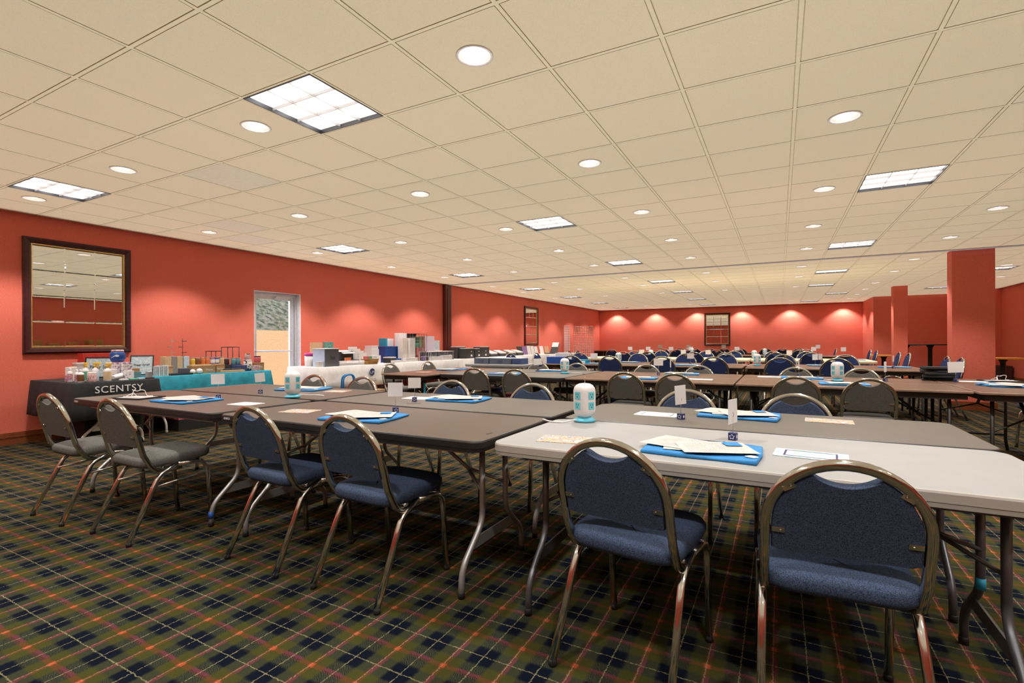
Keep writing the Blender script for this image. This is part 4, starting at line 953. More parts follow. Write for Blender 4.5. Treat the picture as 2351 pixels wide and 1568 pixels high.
def bottle(label, x, y, z, r, h, m_, lab=None, cap='plastic_white', name='bottle', group=None, spray=None, rot=0.0):
    t = thing(name, label, 'bottle', (x, y, z + .0005), rot, group); hh = h * (.72 if spray else .86)
    bm = bmesh.new(); lathe(bm, [(r * .9, 0), (r, .006), (r, hh * .75), (r * .8, hh * .88), (r * .35, hh * .95), (r * .35, hh)], 18); obj('bottle_body', bm, m_, t)
    if lab:
        bm = bmesh.new(); lathe(bm, [(r * 1.01, hh * .12), (r * 1.015, hh * .13), (r * 1.015, hh * .70), (r * 1.01, hh * .71)], 18, cap=False); obj('bottle_label', bm, lab, t)
    if spray:
        bm = bmesh.new(); lathe(bm, [(r * .4, hh), (r * .45, hh + .02), (r * .3, hh + .03)], 12); bx(bm, -.018, .05, -.012, .012, hh + .028, hh + .052, bev=.004); bx(bm, .028, .034, -.006, .006, hh - .004, hh + .03)
        for v in bm.verts: pass
        obj('spray_trigger', bm, spray, t)
    else:
        bm = bmesh.new(); lathe(bm, [(r * .42, hh), (r * .45, hh + .004), (r * .45, h), (r * .3, h + .001)], 12); obj('bottle_cap', bm, cap, t)
    return t
def drape(name, label, x0, x1, y0, y1, top, hangs, m_, waves=0.018, group=None):
    """cloth over a table; hangs = (front drop, back drop, near drop, far drop) for +X, -X, -Y, +Y sides"""
    bm = bmesh.new(); n = 24
    P = []
    for i in range(n * 4):
        s, k = divmod(i, n); t = k / n
        if s == 0: p = (x1, y0 + (y1 - y0) * t); nv = (1, 0); d = hangs[0]
        elif s == 1: p = (x1 + (x0 - x1) * t, y1); nv = (0, 1); d = hangs[3]
        elif s == 2: p = (x0, y1 + (y0 - y1) * t); nv = (-1, 0); d = hangs[1]
        else: p = (x0 + (x1 - x0) * t, y0); nv = (0, -1); d = hangs[2]
        if k == 0:
            pr = [(0, -1), (1, 0), (0, 1), (-1, 0)][s]; nv = ((nv[0] + pr[0]) * .7, (nv[1] + pr[1]) * .7); dp = hangs[[2, 0, 3, 1][s]]; d = max(d, dp) if min(d, dp) > .05 else min(d, dp)
        P.append((p, nv, d, i))
    R = []
    for lvl, (oz, ow) in enumerate(((0, -0.012), (0, 0), (0.008, 0.006), (0.33, 1), (0.66, 1), (1.0, 1))):
        ring = []
        for p, nv, d, i in P:
            if lvl < 3: ring.append(bm.verts.new((p[0] + nv[0] * (ow), p[1] + nv[1] * (ow), top - oz)))
            else:
                wv = waves * oz * (math.sin(i * 1.35) + .6 * math.sin(i * .55 + 1)) + 0.010 + 0.03 * oz
                ring.append(bm.verts.new((p[0] + nv[0] * wv, p[1] + nv[1] * wv, top - 0.008 - (d - .008) * oz)))
        R.append(ring)
    N4 = n * 4
    for A, B in zip(R, R[1:]):
        for j in range(N4): bm.faces.new((A[j], A[(j + 1) % N4], B[(j + 1) % N4], B[j])).smooth = True
    bm.faces.new(R[0])
    o = obj(name, bm, m_); md = o.modifiers.new('cloth_thickness', 'SOLIDIFY'); md.thickness = 0.002; md.offset = -1
    return tag(o, label, 'tablecloth', group)
CT = TZ + 0.004
def dtable(label, x0, x1, y0, y1, top='white_top'):
    L_, W_ = (y1 - y0, x1 - x0)
    if L_ > W_: plastic_table(label, (x0 + x1) / 2, (y0 + y1) / 2, top, top, 'leg_white', L=L_, W=W_, rot=PI / 2, group='vendor display tables')
    else: plastic_table(label, (x0 + x1) / 2, (y0 + y1) / 2, top, top, 'leg_white', L=W_, W=L_, group='vendor display tables')
# black cloth table
dtable('white legged folding table under the black cloth', -7.66, -6.60, 2.50, 3.26)
drape('tablecloth', 'black tablecloth with white lettering on the near left display table', -7.70, -6.585, 2.475, 3.28, CT, (0.40, 0.3, 0.40, 0.3), 'black_cloth', .012)
bm = text_bm('SCENTSY', 0.106, 0.001, spacing=1.10); o = obj('lettering', bm, 'paper', loc=(-6.555, 2.865, 0.655), rot=(PI / 2 - .035, 0, PI / 2)); tag(o, 'white capital lettering across the front of the black tablecloth', 'lettering')
Z = CT
item('pamphlet_stack', 'white pamphlets with a photo band at the near end of the black table', 'pamphlet', -7.02, 2.60, Z, .05, .10, .16, 'paper_warm', .5)
item('photo_band', 'coloured photo strip leaning at the near end of the black table', 'photo', -6.97, 2.555, Z + .001, .004, .09, .07, 'label_purple', .5)
bottle('slim white bottle with a purple and orange label, left of two', -6.86, 2.53, Z, .024, .15, 'plastic_white', 'label_purple'); bottle('slim white bottle with a purple and orange label, right of two', -6.75, 2.55, Z, .022, .14, 'plastic_white', 'label_purple')
bottle('spray bottle with yellow trigger, nearest the two slim bottles', -6.84, 2.66, Z, .032, .22, 'plastic_white', 'mint', spray='yellow', rot=2.4)
bottle('spray bottle with yellow trigger, middle of three', -6.76, 2.72, Z, .032, .22, 'plastic_white', 'light_blue', spray='yellow', rot=.6)
bottle('spray bottle with yellow trigger, nearest the black edged sign', -6.68, 2.80, Z, .036, .21, 'plastic_white', 'kraft_light', spray='yellow', rot=.4)
bottle('white bottle with a brown label on the black table', -6.69, 2.56, Z, .030, .14, 'plastic_white', 'wax_brown')
jar('round orange and white pot at the front edge of the black table', -6.64, 2.64, Z, .042, .11, 'floral', 'paper_warm', name='wax_warmer')
lidded('canister', 'white square canister behind the spray bottles', 'canister', -7.2, 2.75, Z, .10, .10, .20, 'plastic_white', 'plastic_white', .02)
def sign(label, x, y, z, w_, h_, rot, tilt, txt, tsize, mate='light_blue'):
    t = thing('sign_frame', label, 'sign', (x, y, z + .003), rot)       # faces -Y locally, leaning back
    b = 0.014; bm = bmesh.new()
    for x0, x1, z0, z1 in ((-w_ / 2, w_ / 2, 0, b), (-w_ / 2, w_ / 2, h_ - b, h_), (-w_ / 2, -w_ / 2 + b, b, h_ - b), (w_ / 2 - b, w_ / 2, b, h_ - b)): bx(bm, x0, x1, -0.006, 0.008, z0, z1)
    obj('frame', bm, 'black_plastic', t, rot=(-tilt, 0, 0))
    bm = bmesh.new(); bx(bm, -w_ / 2 + b, w_ / 2 - b, -0.001, 0.004, b, h_ - b); obj('poster', bm, 'pale_print', t, rot=(-tilt, 0, 0))
    bm = text_bm(txt, tsize, .0004, bold=.0006); q = obj('lettering', bm, 'ink', t); q.rotation_euler = (PI / 2 - tilt, 0, 0); q.location = (0, -0.0026 + math.sin(tilt) * h_ * .52, math.cos(tilt) * h_ * .52)
    bm = bmesh.new(); tube(bm, [(0, 0.01 + math.sin(tilt) * h_ * .6, h_ * .55), (0, 0.09, 0.006)], 0.004, 6); obj('stand_leg', bm, 'black_plastic', t)
    return t
sign('black edged name sign behind the bottles on the black table', -7.33, 3.00, Z, .36, .26, CY + .25, .22, 'Peggy Syrell', .052)
sign('black edged name sign on the right, near the black table end', -7.45, 3.50, Z, .26, .27, CY + .45, .25, 'Peggy Syrell', .036)
item('red_tray', 'red tray standing behind the sign on the black table', 'tray', -7.62, 3.06, Z, .14, .30, .30, 'red_paint', 0)
def pot():
    t = thing('warmer_pot', 'royal blue pot with a red rim and a charging emblem', 'pot', (-7.05, 3.06, Z + .195), 0)
    bm = bmesh.new(); lathe(bm, [(.045, 0), (.062, .012), (.078, .05), (.078, .09), (.066, .125), (.060, .13)], 26); obj('pot_body', bm, 'royal_blue', t)
    bm = bmesh.new(); lathe(bm, [(.060, .13), (.064, .136), (.058, .15), (.05, .152)], 26); obj('rim', bm, 'floral', t)
    bm = bmesh.new(); lathe(bm, [(.05, -.001), (.058, -.001), (.058, .008), (.05, .009)], 26); obj('foot_ring', bm, 'red_paint', t)
    bm = bmesh.new()   # leaping streak emblem
    pts = [(-.045, -.022), (-.02, -.004), (.0, .012), (.022, .020), (.040, .014), (.045, .002), (.030, -.006), (.012, -.004), (.024, .006), (.008, .006), (-.008, -.006), (-.03, -.018)]
    f = bm.faces.new([bm.verts.new((math.sin(p[0] / .078) * .080, -math.cos(p[0] / .078) * .080, p[1])) for p in pts])
    bmesh.ops.triangulate(bm, faces=bm.faces); obj('emblem', bm, 'star_white', t, loc=(0, 0, .075), rot=CY + .3)
pot()
for i, (x, y, m_) in enumerate([(-7.02, 3.00, 'dots_print'), (-6.98, 3.11, 'dots_print')]): item('gift_box', ['white dotted tall box below the blue pot, left one', 'white dotted tall box below the blue pot, right one'][i], 'box', x, y, Z, .10, .10, .195, m_, .1, 'white dotted boxes')
item('gift_box', 'small white box with purple dots on the black table', 'box', -6.925, 2.94, Z, .07, .10, .12, 'dots_print', .2, 'white dotted boxes')
item('gift_box', 'small white box with dark dots by the purple one', 'box', -6.80, 3.06, Z, .06, .09, .10, 'dots_print', .1, 'white dotted boxes')
bm = bmesh.new(); lathe(bm, [(.02, 0), (.028, .01), (.030, .12), (.012, .15)], 16); o = obj('cream_tube', bm, 'plastic_white', loc=(-6.74, 2.88, Z + .031), rot=(-PI / 2 + .15, 0, .5)); tag(o, 'white tube lying on its side on the black table', 'tube')
for i, (x, y, m_, c) in enumerate([(-6.66, 2.95, 'paper', 'white'), (-6.66, 3.05, 'mint', 'green'), (-6.70, 3.15, 'light_blue', 'pale blue'), (-6.66, 3.22, 'fig_dark', 'dark')]): item('sachet', f'{c} sachet lying at the front of the black table', 'packet', x, y, Z, .05, .08, .015, m_, .1 * i)
item('wood_box', 'brown wooden box at the right end of the black table', 'box', -7.0, 3.215, Z + .076, .08, .08, .04, 'cardboard'); item('gift_box', 'mint green flat box under the brown wooden box', 'box', -7.0, 3.215, Z, .12, .09, .075, 'teal_glass')
item('gift_box', 'grey small box at the front right corner of the black table', 'box', -6.68, 3.24 - .02, Z + .016, .06, .05, .07, 'leg_grey')
# things below the black table
bm = bmesh.new(); bx(bm, -.25, .25, -.3, .3, 0, .34, bev=.04); o = obj('storage_bag', bm, 'black_cloth', loc=(-7.1, 2.95, 0)); tag(o, 'black bag stowed under the black tablecloth', 'bag')
lidded('rolling_case', 'black case with a rose pink top under the teal table', 'case', -7.25, 4.15, 0, .5, .85, .20, 'black_plastic', 'rose', .05)
# teal cloth table
dtable('folding table hidden under the teal cloth', -7.71, -7.0, 3.46, 5.04)
drape('tablecloth', 'teal blue tablecloth on the display table left of the door', -7.73, -6.975, 3.43, 5.06, CT, (0.36, .1, .36, .36), 'teal_cloth', .016)
for i in range(6): item('card_pack', f'white card pack standing on the teal table, {ORD[i]} from the near end', 'card pack', -7.10, 3.50 + .024 * i, Z, .09, .018, .125 + .006 * (i % 3), 'paper' if i % 2 else 'pale_print', .02 * i, 'white card packs on the teal table', .001)
lidded('wicker_box', 'tan woven box behind the white card packs', 'box', -7.28, 3.70, Z, .14, .14, .12, 'kraft_light', 'tan_card')
item('tray', 'black flat tray at the front of the teal table', 'tray', -7.12, 3.78, Z, .22, .28, .022, 'black_plastic'); item('display_block', 'small dark jewellery box on the black tray', 'box', -7.12, 3.86, Z + .023, .10, .11, .06, 'bin_slate')
for i, (y, m_, c) in enumerate([(3.80, 'kraft_light', 'oak'), (3.875, 'leg_grey', 'grey'), (3.95, 'kraft_light', 'second oak'), (4.035, 'light_blue', 'pale grey blue')]): item('display_block', f'{c} display block in the riser group on the teal table', 'block', -7.45, y, Z, .14, .074, .24, m_, 0, 'riser blocks on the teal table')
def earring_stand(label, x, y, z, m_):
    t = thing('jewellery_stand', label, 'stand', (x, y, z), 0)
    bm = bmesh.new(); lathe(bm, [(.03, 0), (.03, .004), (.004, .006)], 14); obj('foot', bm, m_, t)
    bm = bmesh.new(); tube(bm, [(0, 0, .004), (0, 0, .25)], .003, 6); obj('pole', bm, m_, t)
    for k, (z_, d) in enumerate(((.05, 1), (.13, -1), (.21, 1))):
        bm = bmesh.new(); tube(bm, [(0, 0, z_), (0, .055 * d, z_)], .0035, 6); tube(bm, [(0, -.012 * d, z_), (0, .055 * d, z_ + .004)], .0025, 6); obj('arm', bm, m_, t)
earring_stand('silver jewellery tree stand on the riser blocks', -7.45, 3.875, Z + .241, 'steel_wire'); earring_stand('black jewellery tree stand on the riser blocks', -7.45, 4.02, Z + .241, 'black_plastic')
for i, (y, r_) in enumerate([(3.94, .034), (4.03, .038)]):
    t = thing('pomander', f'white round ornament at the teal table front, {["left", "right"][i]} one', 'ornament', (-7.06, y, Z), 0, 'white round ornaments')
    bm = bmesh.new(); bmesh.ops.create_icosphere(bm, subdivisions=3, radius=r_, matrix=Matrix.Translation((0, 0, r_)))
    for f in bm.faces: f.smooth = True
    obj('ball', bm, 'plastic_white', t); bm = bmesh.new(); tube(bm, fillet([(0, -.008, r_ * 1.95), (0, 0, r_ * 2.25), (0, .008, r_ * 1.95)], .006), .0015, 6); obj('ribbon_loop', bm, 'kraft_light', t)
for i, (y, w_, h_, g_) in enumerate([(4.04, .15, .11, 'with a round white print'), (4.20, .17, .11, 'with white script, widest'), (4.36, .12, .12, 'with white script, narrower'), (4.98, .14, .12, 'at the far end')]):
    t = lidded('kraft_box', f'brown kraft box {g_} on the teal table', 'box', -7.18, y, Z, .13, w_, h_, 'cardboard', 'cardboard', .02, 0, 'kraft boxes on the teal table', over=.001)
    bm = text_bm(['o', 'Happy', 'Sweet', 'Hello'][i], .04, .0004); obj('printed_script', bm, 'paper', t, loc=(.0665, 0, h_ * .45), rot=(PI / 2, 0, PI / 2))
jr = [(4.14, 'yellow', 'amber yellow'), (4.21, 'wax_brown', 'dark brown'), (4.28, 'orange', 'orange'), (4.35, 'orange', 'copper'), (4.42, 'purple', 'plum'), (4.49, 'royal_blue', 'deep blue'), (4.56, 'kraft_light', 'tan')]
item('shelf_riser', 'low wooden riser carrying the row of candle jars', 'riser', -7.42, 4.36, Z, .13, .52, .115, 'kraft_light')
for y, m_, c in jr: jar(f'{c} candle jar in the row on the teal table', -7.42, y, Z + .116, .032, .10, m_, 'steel_wire', 'candle jars on the teal table', lab='paper' if m_ in ('royal_blue', 'purple') else None)
for i, (y, z_, m_, c) in enumerate([(4.56, .10, 'fig_dark', 'dark red'), (4.66, .10, 'teal_glass', 'teal glass'), (4.74, .10, 'teal_glass', 'grey blue glass')]): 
    item('tin', f'flat tin stacked below the {c} jar', 'tin', -7.29, y, Z, .075, .075, .099, 'bin_navy' if i else 'box_black'); jar(f'{c} jar stacked on a tin, teal table', -7.29, y, Z + z_, .034, .10, m_, 'steel_wire', 'candle jars on the teal table')
item('gift_box', 'navy box with a white dot on the teal table', 'box', -7.12, 4.66, Z, .12, .14, .09, 'bin_navy')
jar('tall black and white cow print jar on the teal table', -7.15, 4.80, Z, .060, .17, 'cow', 'cow'); jar('small pink jar standing on the cow print jar', -7.15, 4.80, Z + .171, .042, .09, 'floral', 'cow'); 
jar('pink glass jar standing on the far kraft box', -7.18, 4.98, Z + .121, .048, .10, 'rose', 'fig_dark'); item('gift_box', 'pink floral box before the cow print jar', 'box', -7.04, 4.86, Z, .06, .10, .08, 'floral')
item('tray', 'long pale green tray with small tins, front of the teal table', 'tray', -7.05, 4.50, Z, .12, .30, .03, 'kraft_light'); 
for i in range(3): item('tin', f'grey flat tin on the pale tray, {ORD[i]} from the near end', 'tin', -7.05, 4.41 + i * .09, Z + .031, .07, .07, .02, 'leg_steel', 0, 'flat tins on the pale tray')
def wire_cube(label, x, y, z, sx, sy, sz, m_='black_plastic', r_=.006):
    bm = bmesh.new()
    for a in (-1, 1):
        for b in (-1, 1):
            tube(bm, [(a * sx / 2, b * sy / 2, 0), (a * sx / 2, b * sy / 2, sz)], r_, 4, sq=False)
            for zz in (r_, sz): tube(bm, [(a * sx / 2, -sy / 2, zz), (a * sx / 2, sy / 2, zz)], r_, 4); tube(bm, [(-sx / 2, b * sy / 2, zz), (sx / 2, b * sy / 2, zz)], r_, 4)
    o = obj('frame_riser', bm, m_, loc=(x, y, z)); tag(o, label, 'stand', 'black open frame risers')
wire_cube('black open metal frame riser, shorter one on the teal table', -7.60, 4.55, Z, .14, .15, .30); wire_cube('black open metal frame riser, taller one beside the door', -7.55, 4.78, Z, .16, .18, .36)
# first white cloth table
dtable('folding table hidden under the first white cloth', -7.71, -6.98, 5.98, 7.77)
WC = 'white cloths on the vendor tables'
drape('tablecloth', 'white tablecloth with a round black monogram, right of the door', -7.73, -6.95, 5.95, 7.80, CT, (.40, .1, .55, .3), 'white_cloth', .02, WC)
t = thing('monogram_print', 'round black monogram printed on the white tablecloth front', 'logo', (-6.885, 7.16, .60), 0)
bm = bmesh.new(); lathe(bm, [(.001, 0), (.072, 0), (.072, .002)], 30); obj('disc', bm, 'bin_navy', t, rot=(0, PI / 2 + .06, 0))
bm = text_bm('CM', .085, .0005); obj('monogram', bm, 'paper', t, loc=(.004, 0, 0), rot=(PI / 2 - .06, 0, PI / 2))
bm = text_bm('CREATIVE\nMEMORIES', .038, .0005); obj('small_lettering', bm, 'leg_steel', t, loc=(.018, 0, -.15), rot=(PI / 2 - .06, 0, PI / 2))
item('album_board', 'tan album cover leaning on the left wall right of the door', 'album', -7.62, 6.47, Z + .22, .02, .26, .21, 'tan_card'); item('storage_box', 'white carton behind the big fabric cube', 'box', -7.5, 6.50, Z, .22, .30, .22, 'white_cloth')
item('album_board', 'green patterned album cover leaning on the left wall', 'album', -7.62, 6.76, Z + .22, .02, .24, .22, 'green_print'); item('storage_box', 'white carton under the green patterned album', 'box', -7.64, 6.80, Z, .10, .28, .22, 'white_cloth')
t = thing('bucket', 'white bucket with a magenta band at the door end of the white table', 'bucket', (-7.42, 6.16, Z), 0)
bm = bmesh.new(); lathe(bm, [(.07, 0), (.08, .02), (.085, .19)], 22); obj('bucket_body', bm, 'plastic_white', t); bm = bmesh.new(); lathe(bm, [(.086, .19), (.088, .19), (.088, .235), (.08, .24)], 22); obj('lid', bm, 'magenta', t)
t = thing('fabric_cube', 'large fabric storage cube, pale blue side and dark front, with white lid', 'storage cube', (-7.13, 6.27, Z), 0)
bm = bmesh.new(); bx(bm, -.15, .15, -.16, .16, 0, .31, bev=.006)
for f in bm.faces:
    if f.normal.y < -.5: f.material_index = 1
obj('cube_body', bm, ['bin_grey', 'bin_light'], t); bm = bmesh.new(); bx(bm, -.155, .155, -.165, .165, .31, .325, bev=.003); obj('lid', bm, 'paper', t)
bm = text_bm('be', .11, .0006); obj('printed_word', bm, 'ink', t, loc=(.152, .02, .16), rot=(PI / 2, 0, PI / 2))
t = thing('document_case', 'black document case open with white papers behind the fabric cube', 'case', (-7.42, 6.93, Z), 0)
bm = bmesh.new(); bx(bm, -.12, .12, -.16, .16, 0, .25, bev=.01); obj('case_body', bm, 'black_plastic', t); bm = bmesh.new(); bx(bm, -.10, .13, -.14, .14, .25, .262); o = obj('papers', bm, 'paper', t, rot=(0, .25, 0)); 
for i, (y, h_, c) in enumerate([(6.97, .10, 'single')]): lidded('tray', f'black tray box with packets before the fan of white pads', 'tray', -7.17, y, Z, .16, .12, h_, 'black_plastic', 'box_black', .02)
item('display_card', 'small framed card standing behind the black tray boxes', 'card', -7.57, 7.16, Z + .101, .015, .08, .16, 'kraft_light'); item('storage_box', 'small dark box under the framed card', 'box', -7.57, 7.16, Z, .08, .08, .10, 'box_black')
for i in range(4): item('paper_pad', f'white paper pad leaning back, {ORD[i]} from the near side of the fan', 'paper pad', -7.48 + .05 * i, 7.24 + .04 * i, Z, .012, .26, .34 - .04 * i, 'paper', .12, 'fan of white paper pads')
for i, (y, z_, w_, h_, x) in enumerate([(7.67, 0, .24, .16, -7.35), (7.68, .161, .22, .13, -7.40), (7.70, .292, .18, .07, -7.42)]): item('white_carton', f'white carton, {["lowest", "middle", "topmost"][i]} of the stepped stack before the cyan book', 'box', x, y, Z + z_, .2, w_, h_, 'plastic_white', 0, 'stepped white cartons')
t = thing('basket', 'orange brown wicker basket full of packets on the white table edge', 'basket', (-7.06, 7.28, Z), 0)
bm = bmesh.new(); loft(bm, [[(x, y, z_) for x, y in rrect(w_, l_, .04, 4)] for z_, w_, l_ in ((0, .17, .28), (.05, .19, .31), (.095, .20, .33))]); obj('basket_body', bm, 'wicker', t)
bm = bmesh.new(); tube(bm, [(x, y, .1) for x, y in rrect(.205, .335, .04, 4)], .007, 6, closed=True); obj('rim', bm, 'wicker', t)
for i, (y, m_, c) in enumerate([(7.18, 'rose', 'pink'), (7.26, 'mint', 'green'), (7.33, 'paper', 'white'), (7.40, 'light_blue', 'blue')]): item('packet', f'{c} packet standing in the wicker basket', 'packet', -7.06, y, Z + .096, .09, .06, .06, m_, .1 * i, 'packets in the wicker basket')
item('bead_box', 'small white box at the corner of the first white cloth', 'box', -7.03, 6.04, Z, .09, .10, .10, 'plastic_white')
t = thing('organiser_tray', 'long clear white organiser tray on the first white cloth', 'tray', (-7.02, 6.74, Z), 0)
bm = bmesh.new(); bx(bm, -.055, .055, -.30, .30, 0, .05, bev=.002); obj('tray_body', bm, 'plastic_white', t); bm = bmesh.new()
for k in range(5): bx(bm, -.055, .055, -.30 + k * .149, -.296 + k * .149, .05, .09)
bx(bm, -.055, -.051, -.296, .296, .05, .09); obj('divider', bm, 'white_cloth', t)
item('letter_tiles', 'orange lettered packets behind the organiser tray', 'packet', -7.2, 6.85, Z, .03, .14, .14, 'orange')
# second white cloth table
dtable('folding table hidden under the second white cloth', -7.72, -7.02, 7.98, 10.30)
drape('tablecloth', 'white tablecloth under the wire organisers and grey bins', -7.73, -6.99, 7.95, 10.34, CT, (.36, .1, .36, .3), 'white_cloth', .02, WC)
lidded('storage_bin', 'royal blue plastic bin with a lid below the cyan book', 'bin', -7.50, 8.24, Z, .28, .42, .34, 'royal_blue', 'royal_blue', .03)
item('book', 'cyan book standing on the royal blue bin', 'book', -7.50, 8.13, Z + .342, .20, .05, .17, 'cyan_book'); item('white_board', 'white framed board standing on the royal blue bin', 'board', -7.50, 8.31, Z + .342, .02, .27, .165, 'paper')
item('storage_bin', 'low royal blue tray before the royal blue bin', 'bin', -7.22, 8.22, Z, .12, .2, .08, 'royal_blue'); lidded('black_tray', 'black tray of white cards in front of the cartons', 'tray', -7.21, 8.01, Z, .2, .16, .12, 'box_black', 'paper', .02)
for i, (x, y, w_, h_) in enumerate([(-7.25, 8.47, .16, .52), (-7.20, 8.66, .18, .52), (-7.42, 8.60, .24, .63)]): item('white_carton', f'tall white carton, {["nearest", "middle", "tallest"][i]} of the group before the wire grid', 'box', x, y, Z, .14, w_, h_, 'plastic_white' if i != 0 else 'paper_warm', 0, 'tall white cartons')
def wiregrid(bm, x0, x1, y0, y1, z0, z1, ny, nz, r_=.0035, plane='x'):
    for k in range(ny + 1):
        y = y0 + (y1 - y0) * k / ny; tube(bm, [(x0, y, z0), (x0, y, z1)] if plane == 'x' else [(x0 + (x1 - x0) * k / ny, y0, z0), (x0 + (x1 - x0) * k / ny, y0, z1)], r_, 4, cap=False)
    for k in range(nz + 1):
        z_ = z0 + (z1 - z0) * k / nz; tube(bm, [(x0, y0, z_), (x0, y1, z_)] if plane == 'x' else [(x0, y0, z_), (x1, y0, z_)], r_, 4, cap=False)
t = thing('wire_organiser', 'tall wire grid cube organiser with coloured spines on the white cloth', 'organiser', (-7.30, 8.98, Z + .004), 0)
bm = bmesh.new(); wiregrid(bm, .15, .15, -.20, .20, 0, .62, 6, 8); wiregrid(bm, -.15, .15, -.20, -.20, 0, .62, 4, 8, plane='y'); wiregrid(bm, -.15, .15, .20, .20, 0, .62, 4, 8, plane='y'); obj('wire_frame', bm, 'steel_wire', t)
bm = bmesh.new(); bx(bm, -.15, -.145, -.20, .20, .0, .62); bx(bm, -.145, .14, -.20, .20, .30, .306); bx(bm, -.145, .14, -.20, .20, .614, .62); obj('back_panel', bm, 'bin_grey', t)
for i, (y, m_, c) in enumerate([(8.96, 'mint', 'green'), (9.01, 'kraft_light', 'cream'), (9.06, 'mint', 'dark green'), (9.12, 'orange', 'orange')]): item('paper_pack', f'{c} paper pack standing in the wire organiser', 'paper pack', -7.30, y, Z + .311, .22, .040, .24, m_, 0, 'paper packs in the wire organiser')
t = thing('wire_organiser', 'small white wire cube with purple packs before the grid organiser', 'organiser', (-7.08, 9.03, Z + .005), 0)
bm = bmesh.new(); wiregrid(bm, .06, .06, -.14, .14, 0, .20, 3, 2, .004); wiregrid(bm, -.06, .06, -.14, -.14, 0, .2, 1, 2, .004, 'y'); obj('wire_frame', bm, 'plastic_white', t)
for i in range(2): item('paper_pack', f'{["purple", "dark red"][i]} pack in the small white wire cube', 'paper pack', -7.09, 9.0 + .07 * i, Z, .08, .05, .12, ['purple', 'fig_dark'][i])
item('album_box', 'lilac album box beside the wire organiser', 'box', -7.50, 9.62, Z + .21, .2, .36, .36, 'lilac'); item('storage_box', 'white riser box under the lilac album box', 'box', -7.50, 9.62, Z, .2, .36, .209, 'white_cloth')
item('display_card', 'pale blue framed chart by the dark wooden post', 'card', -7.58, 10.10, Z + .22, .02, .28, .25, 'pale_print'); item('storage_box', 'white riser box under the pale blue chart', 'box', -7.58, 10.10, Z, .16, .3, .219, 'white_cloth')
for i, (y, tx) in enumerate([(9.37, 'live'), (9.71, 'laugh'), (10.05, '&')]):
    t = thing('fabric_bin', f'grey fabric bin with white lettering on the white cloth, {ORD[i]} from the near side', 'bin', (-7.24, y, Z), 0, 'grey lettered fabric bins')
    bm = bmesh.new(); bx(bm, -.13, .13, -.155, .155, 0, .20, bev=.006); obj('bin_body', bm, 'bin_grey', t); bm = bmesh.new(); bx(bm, -.135, .135, -.158, .158, .20, .212); obj('lid', bm, 'paper', t)
    bm = bmesh.new(); tube(bm, fillet([(.13, -.07, .17), (.145, -.05, .155), (.145, .05, .155), (.13, .07, .17)], .02), .006, 6); obj('handle', bm, 'black_cloth', t)
    bm = text_bm(tx, .075 if i < 2 else .12, .0005); obj('printed_word', bm, 'paper', t, loc=(.132, 0, .085), rot=(PI / 2, 0, PI / 2))
for i, (x, y, w_, h_) in enumerate([(-7.06, 8.05, .26, .05), (-7.06, 8.50, .40, .09), (-7.05, 9.36, .34, .09), (-7.05, 9.80, .40, .11)]): item('acrylic_step', f'low translucent white display step, {ORD[i]} from the near end of the white cloth', 'display step', x + .0, y, Z, .08, w_, h_, 'white_cloth', 0, 'white display steps')
# third cloth: runs along the wall beyond the post
dtable('folding table beyond the post under a white cloth, nearer one', -7.68, -6.96, 10.55, 12.87); dtable('folding table beyond the post under a white cloth, farther one', -7.71, -7.02, 13.15, 15.43); dtable('farthest folding table along the left wall under a white cloth', -7.71, -7.02, 15.78, 18.1)
drape('tablecloth', 'white tablecloth under the black filing boxes beyond the post', -7.70, -6.94, 10.50, 12.90, CT, (.3, .1, .3, .2), 'white_cloth', .02, WC); drape('tablecloth', 'white tablecloth below the black sloping trays', -7.73, -6.99, 13.12, 15.46, CT, (.42, .1, .3, .2), 'white_cloth', .02, WC); drape('tablecloth', 'white tablecloth farthest along the left wall', -7.73, -6.99, 15.74, 18.15, CT, (.42, .1, .3, .2), 'white_cloth', .02, WC)
for i, (x, y, w_, h_, m_) in enumerate([(-7.45, 10.88, .40, .31, 'box_black'), (-7.22, 10.95, .38, .27, 'box_black'), (-7.22, 11.32, .26, .26, 'box_black'), (-7.32, 11.84, .50, .30, 'box_black')]):
    t = lidded('filing_box', f'black filing box with white papers on top, {ORD[i]} from the post', 'box', x, y, Z, .22, w_, h_, m_, 'paper', .014, 0, 'black filing boxes', 'paper_stack', -.012)
    bm = bmesh.new(); bx(bm, .11, .1115, .02, .10, .05, .10); bx(bm, .11, .1115, .03, .08, .17, .19); obj('label_plate', bm, 'paper', t)
for i, y in enumerate([12.55, 13.1, 13.72, 14.22]):
    t = thing('sloping_tray', f'black sloping tray filled with white cards, {ORD[i]} from the filing boxes', 'tray', (-7.45, y, Z), 0, 'black sloping card trays')
    bm = bmesh.new(); vs = bx(bm, -.14, .14, -.2, .2, 0, .15)
    for v in bm.verts:
        if v.co.z > .1 and v.co.x > 0: v.co.z = .07
    obj('tray_body', bm, 'box_black', t)
    bm = bmesh.new(); bx(bm, -.13, .13, -.18, .18, 0, .03); 
    for v in bm.verts: v.co.z += .115 - v.co.x * .28
    obj('card_rows', bm, 'paper', t)
bd = [(14.70, 'box_black', .36, .28, 'dark patterned'), (15.08, 'purple', .34, .28, 'purple'), (15.42, 'paper', .26, .30, 'white'), (15.70, 'paper', .24, .29, 'second white'), (15.98, 'paper', .24, .27, 'third white'), (16.45, 'paper', .30, .28, 'cream'), (16.9, 'tan_card', .36, .27, 'tan')]
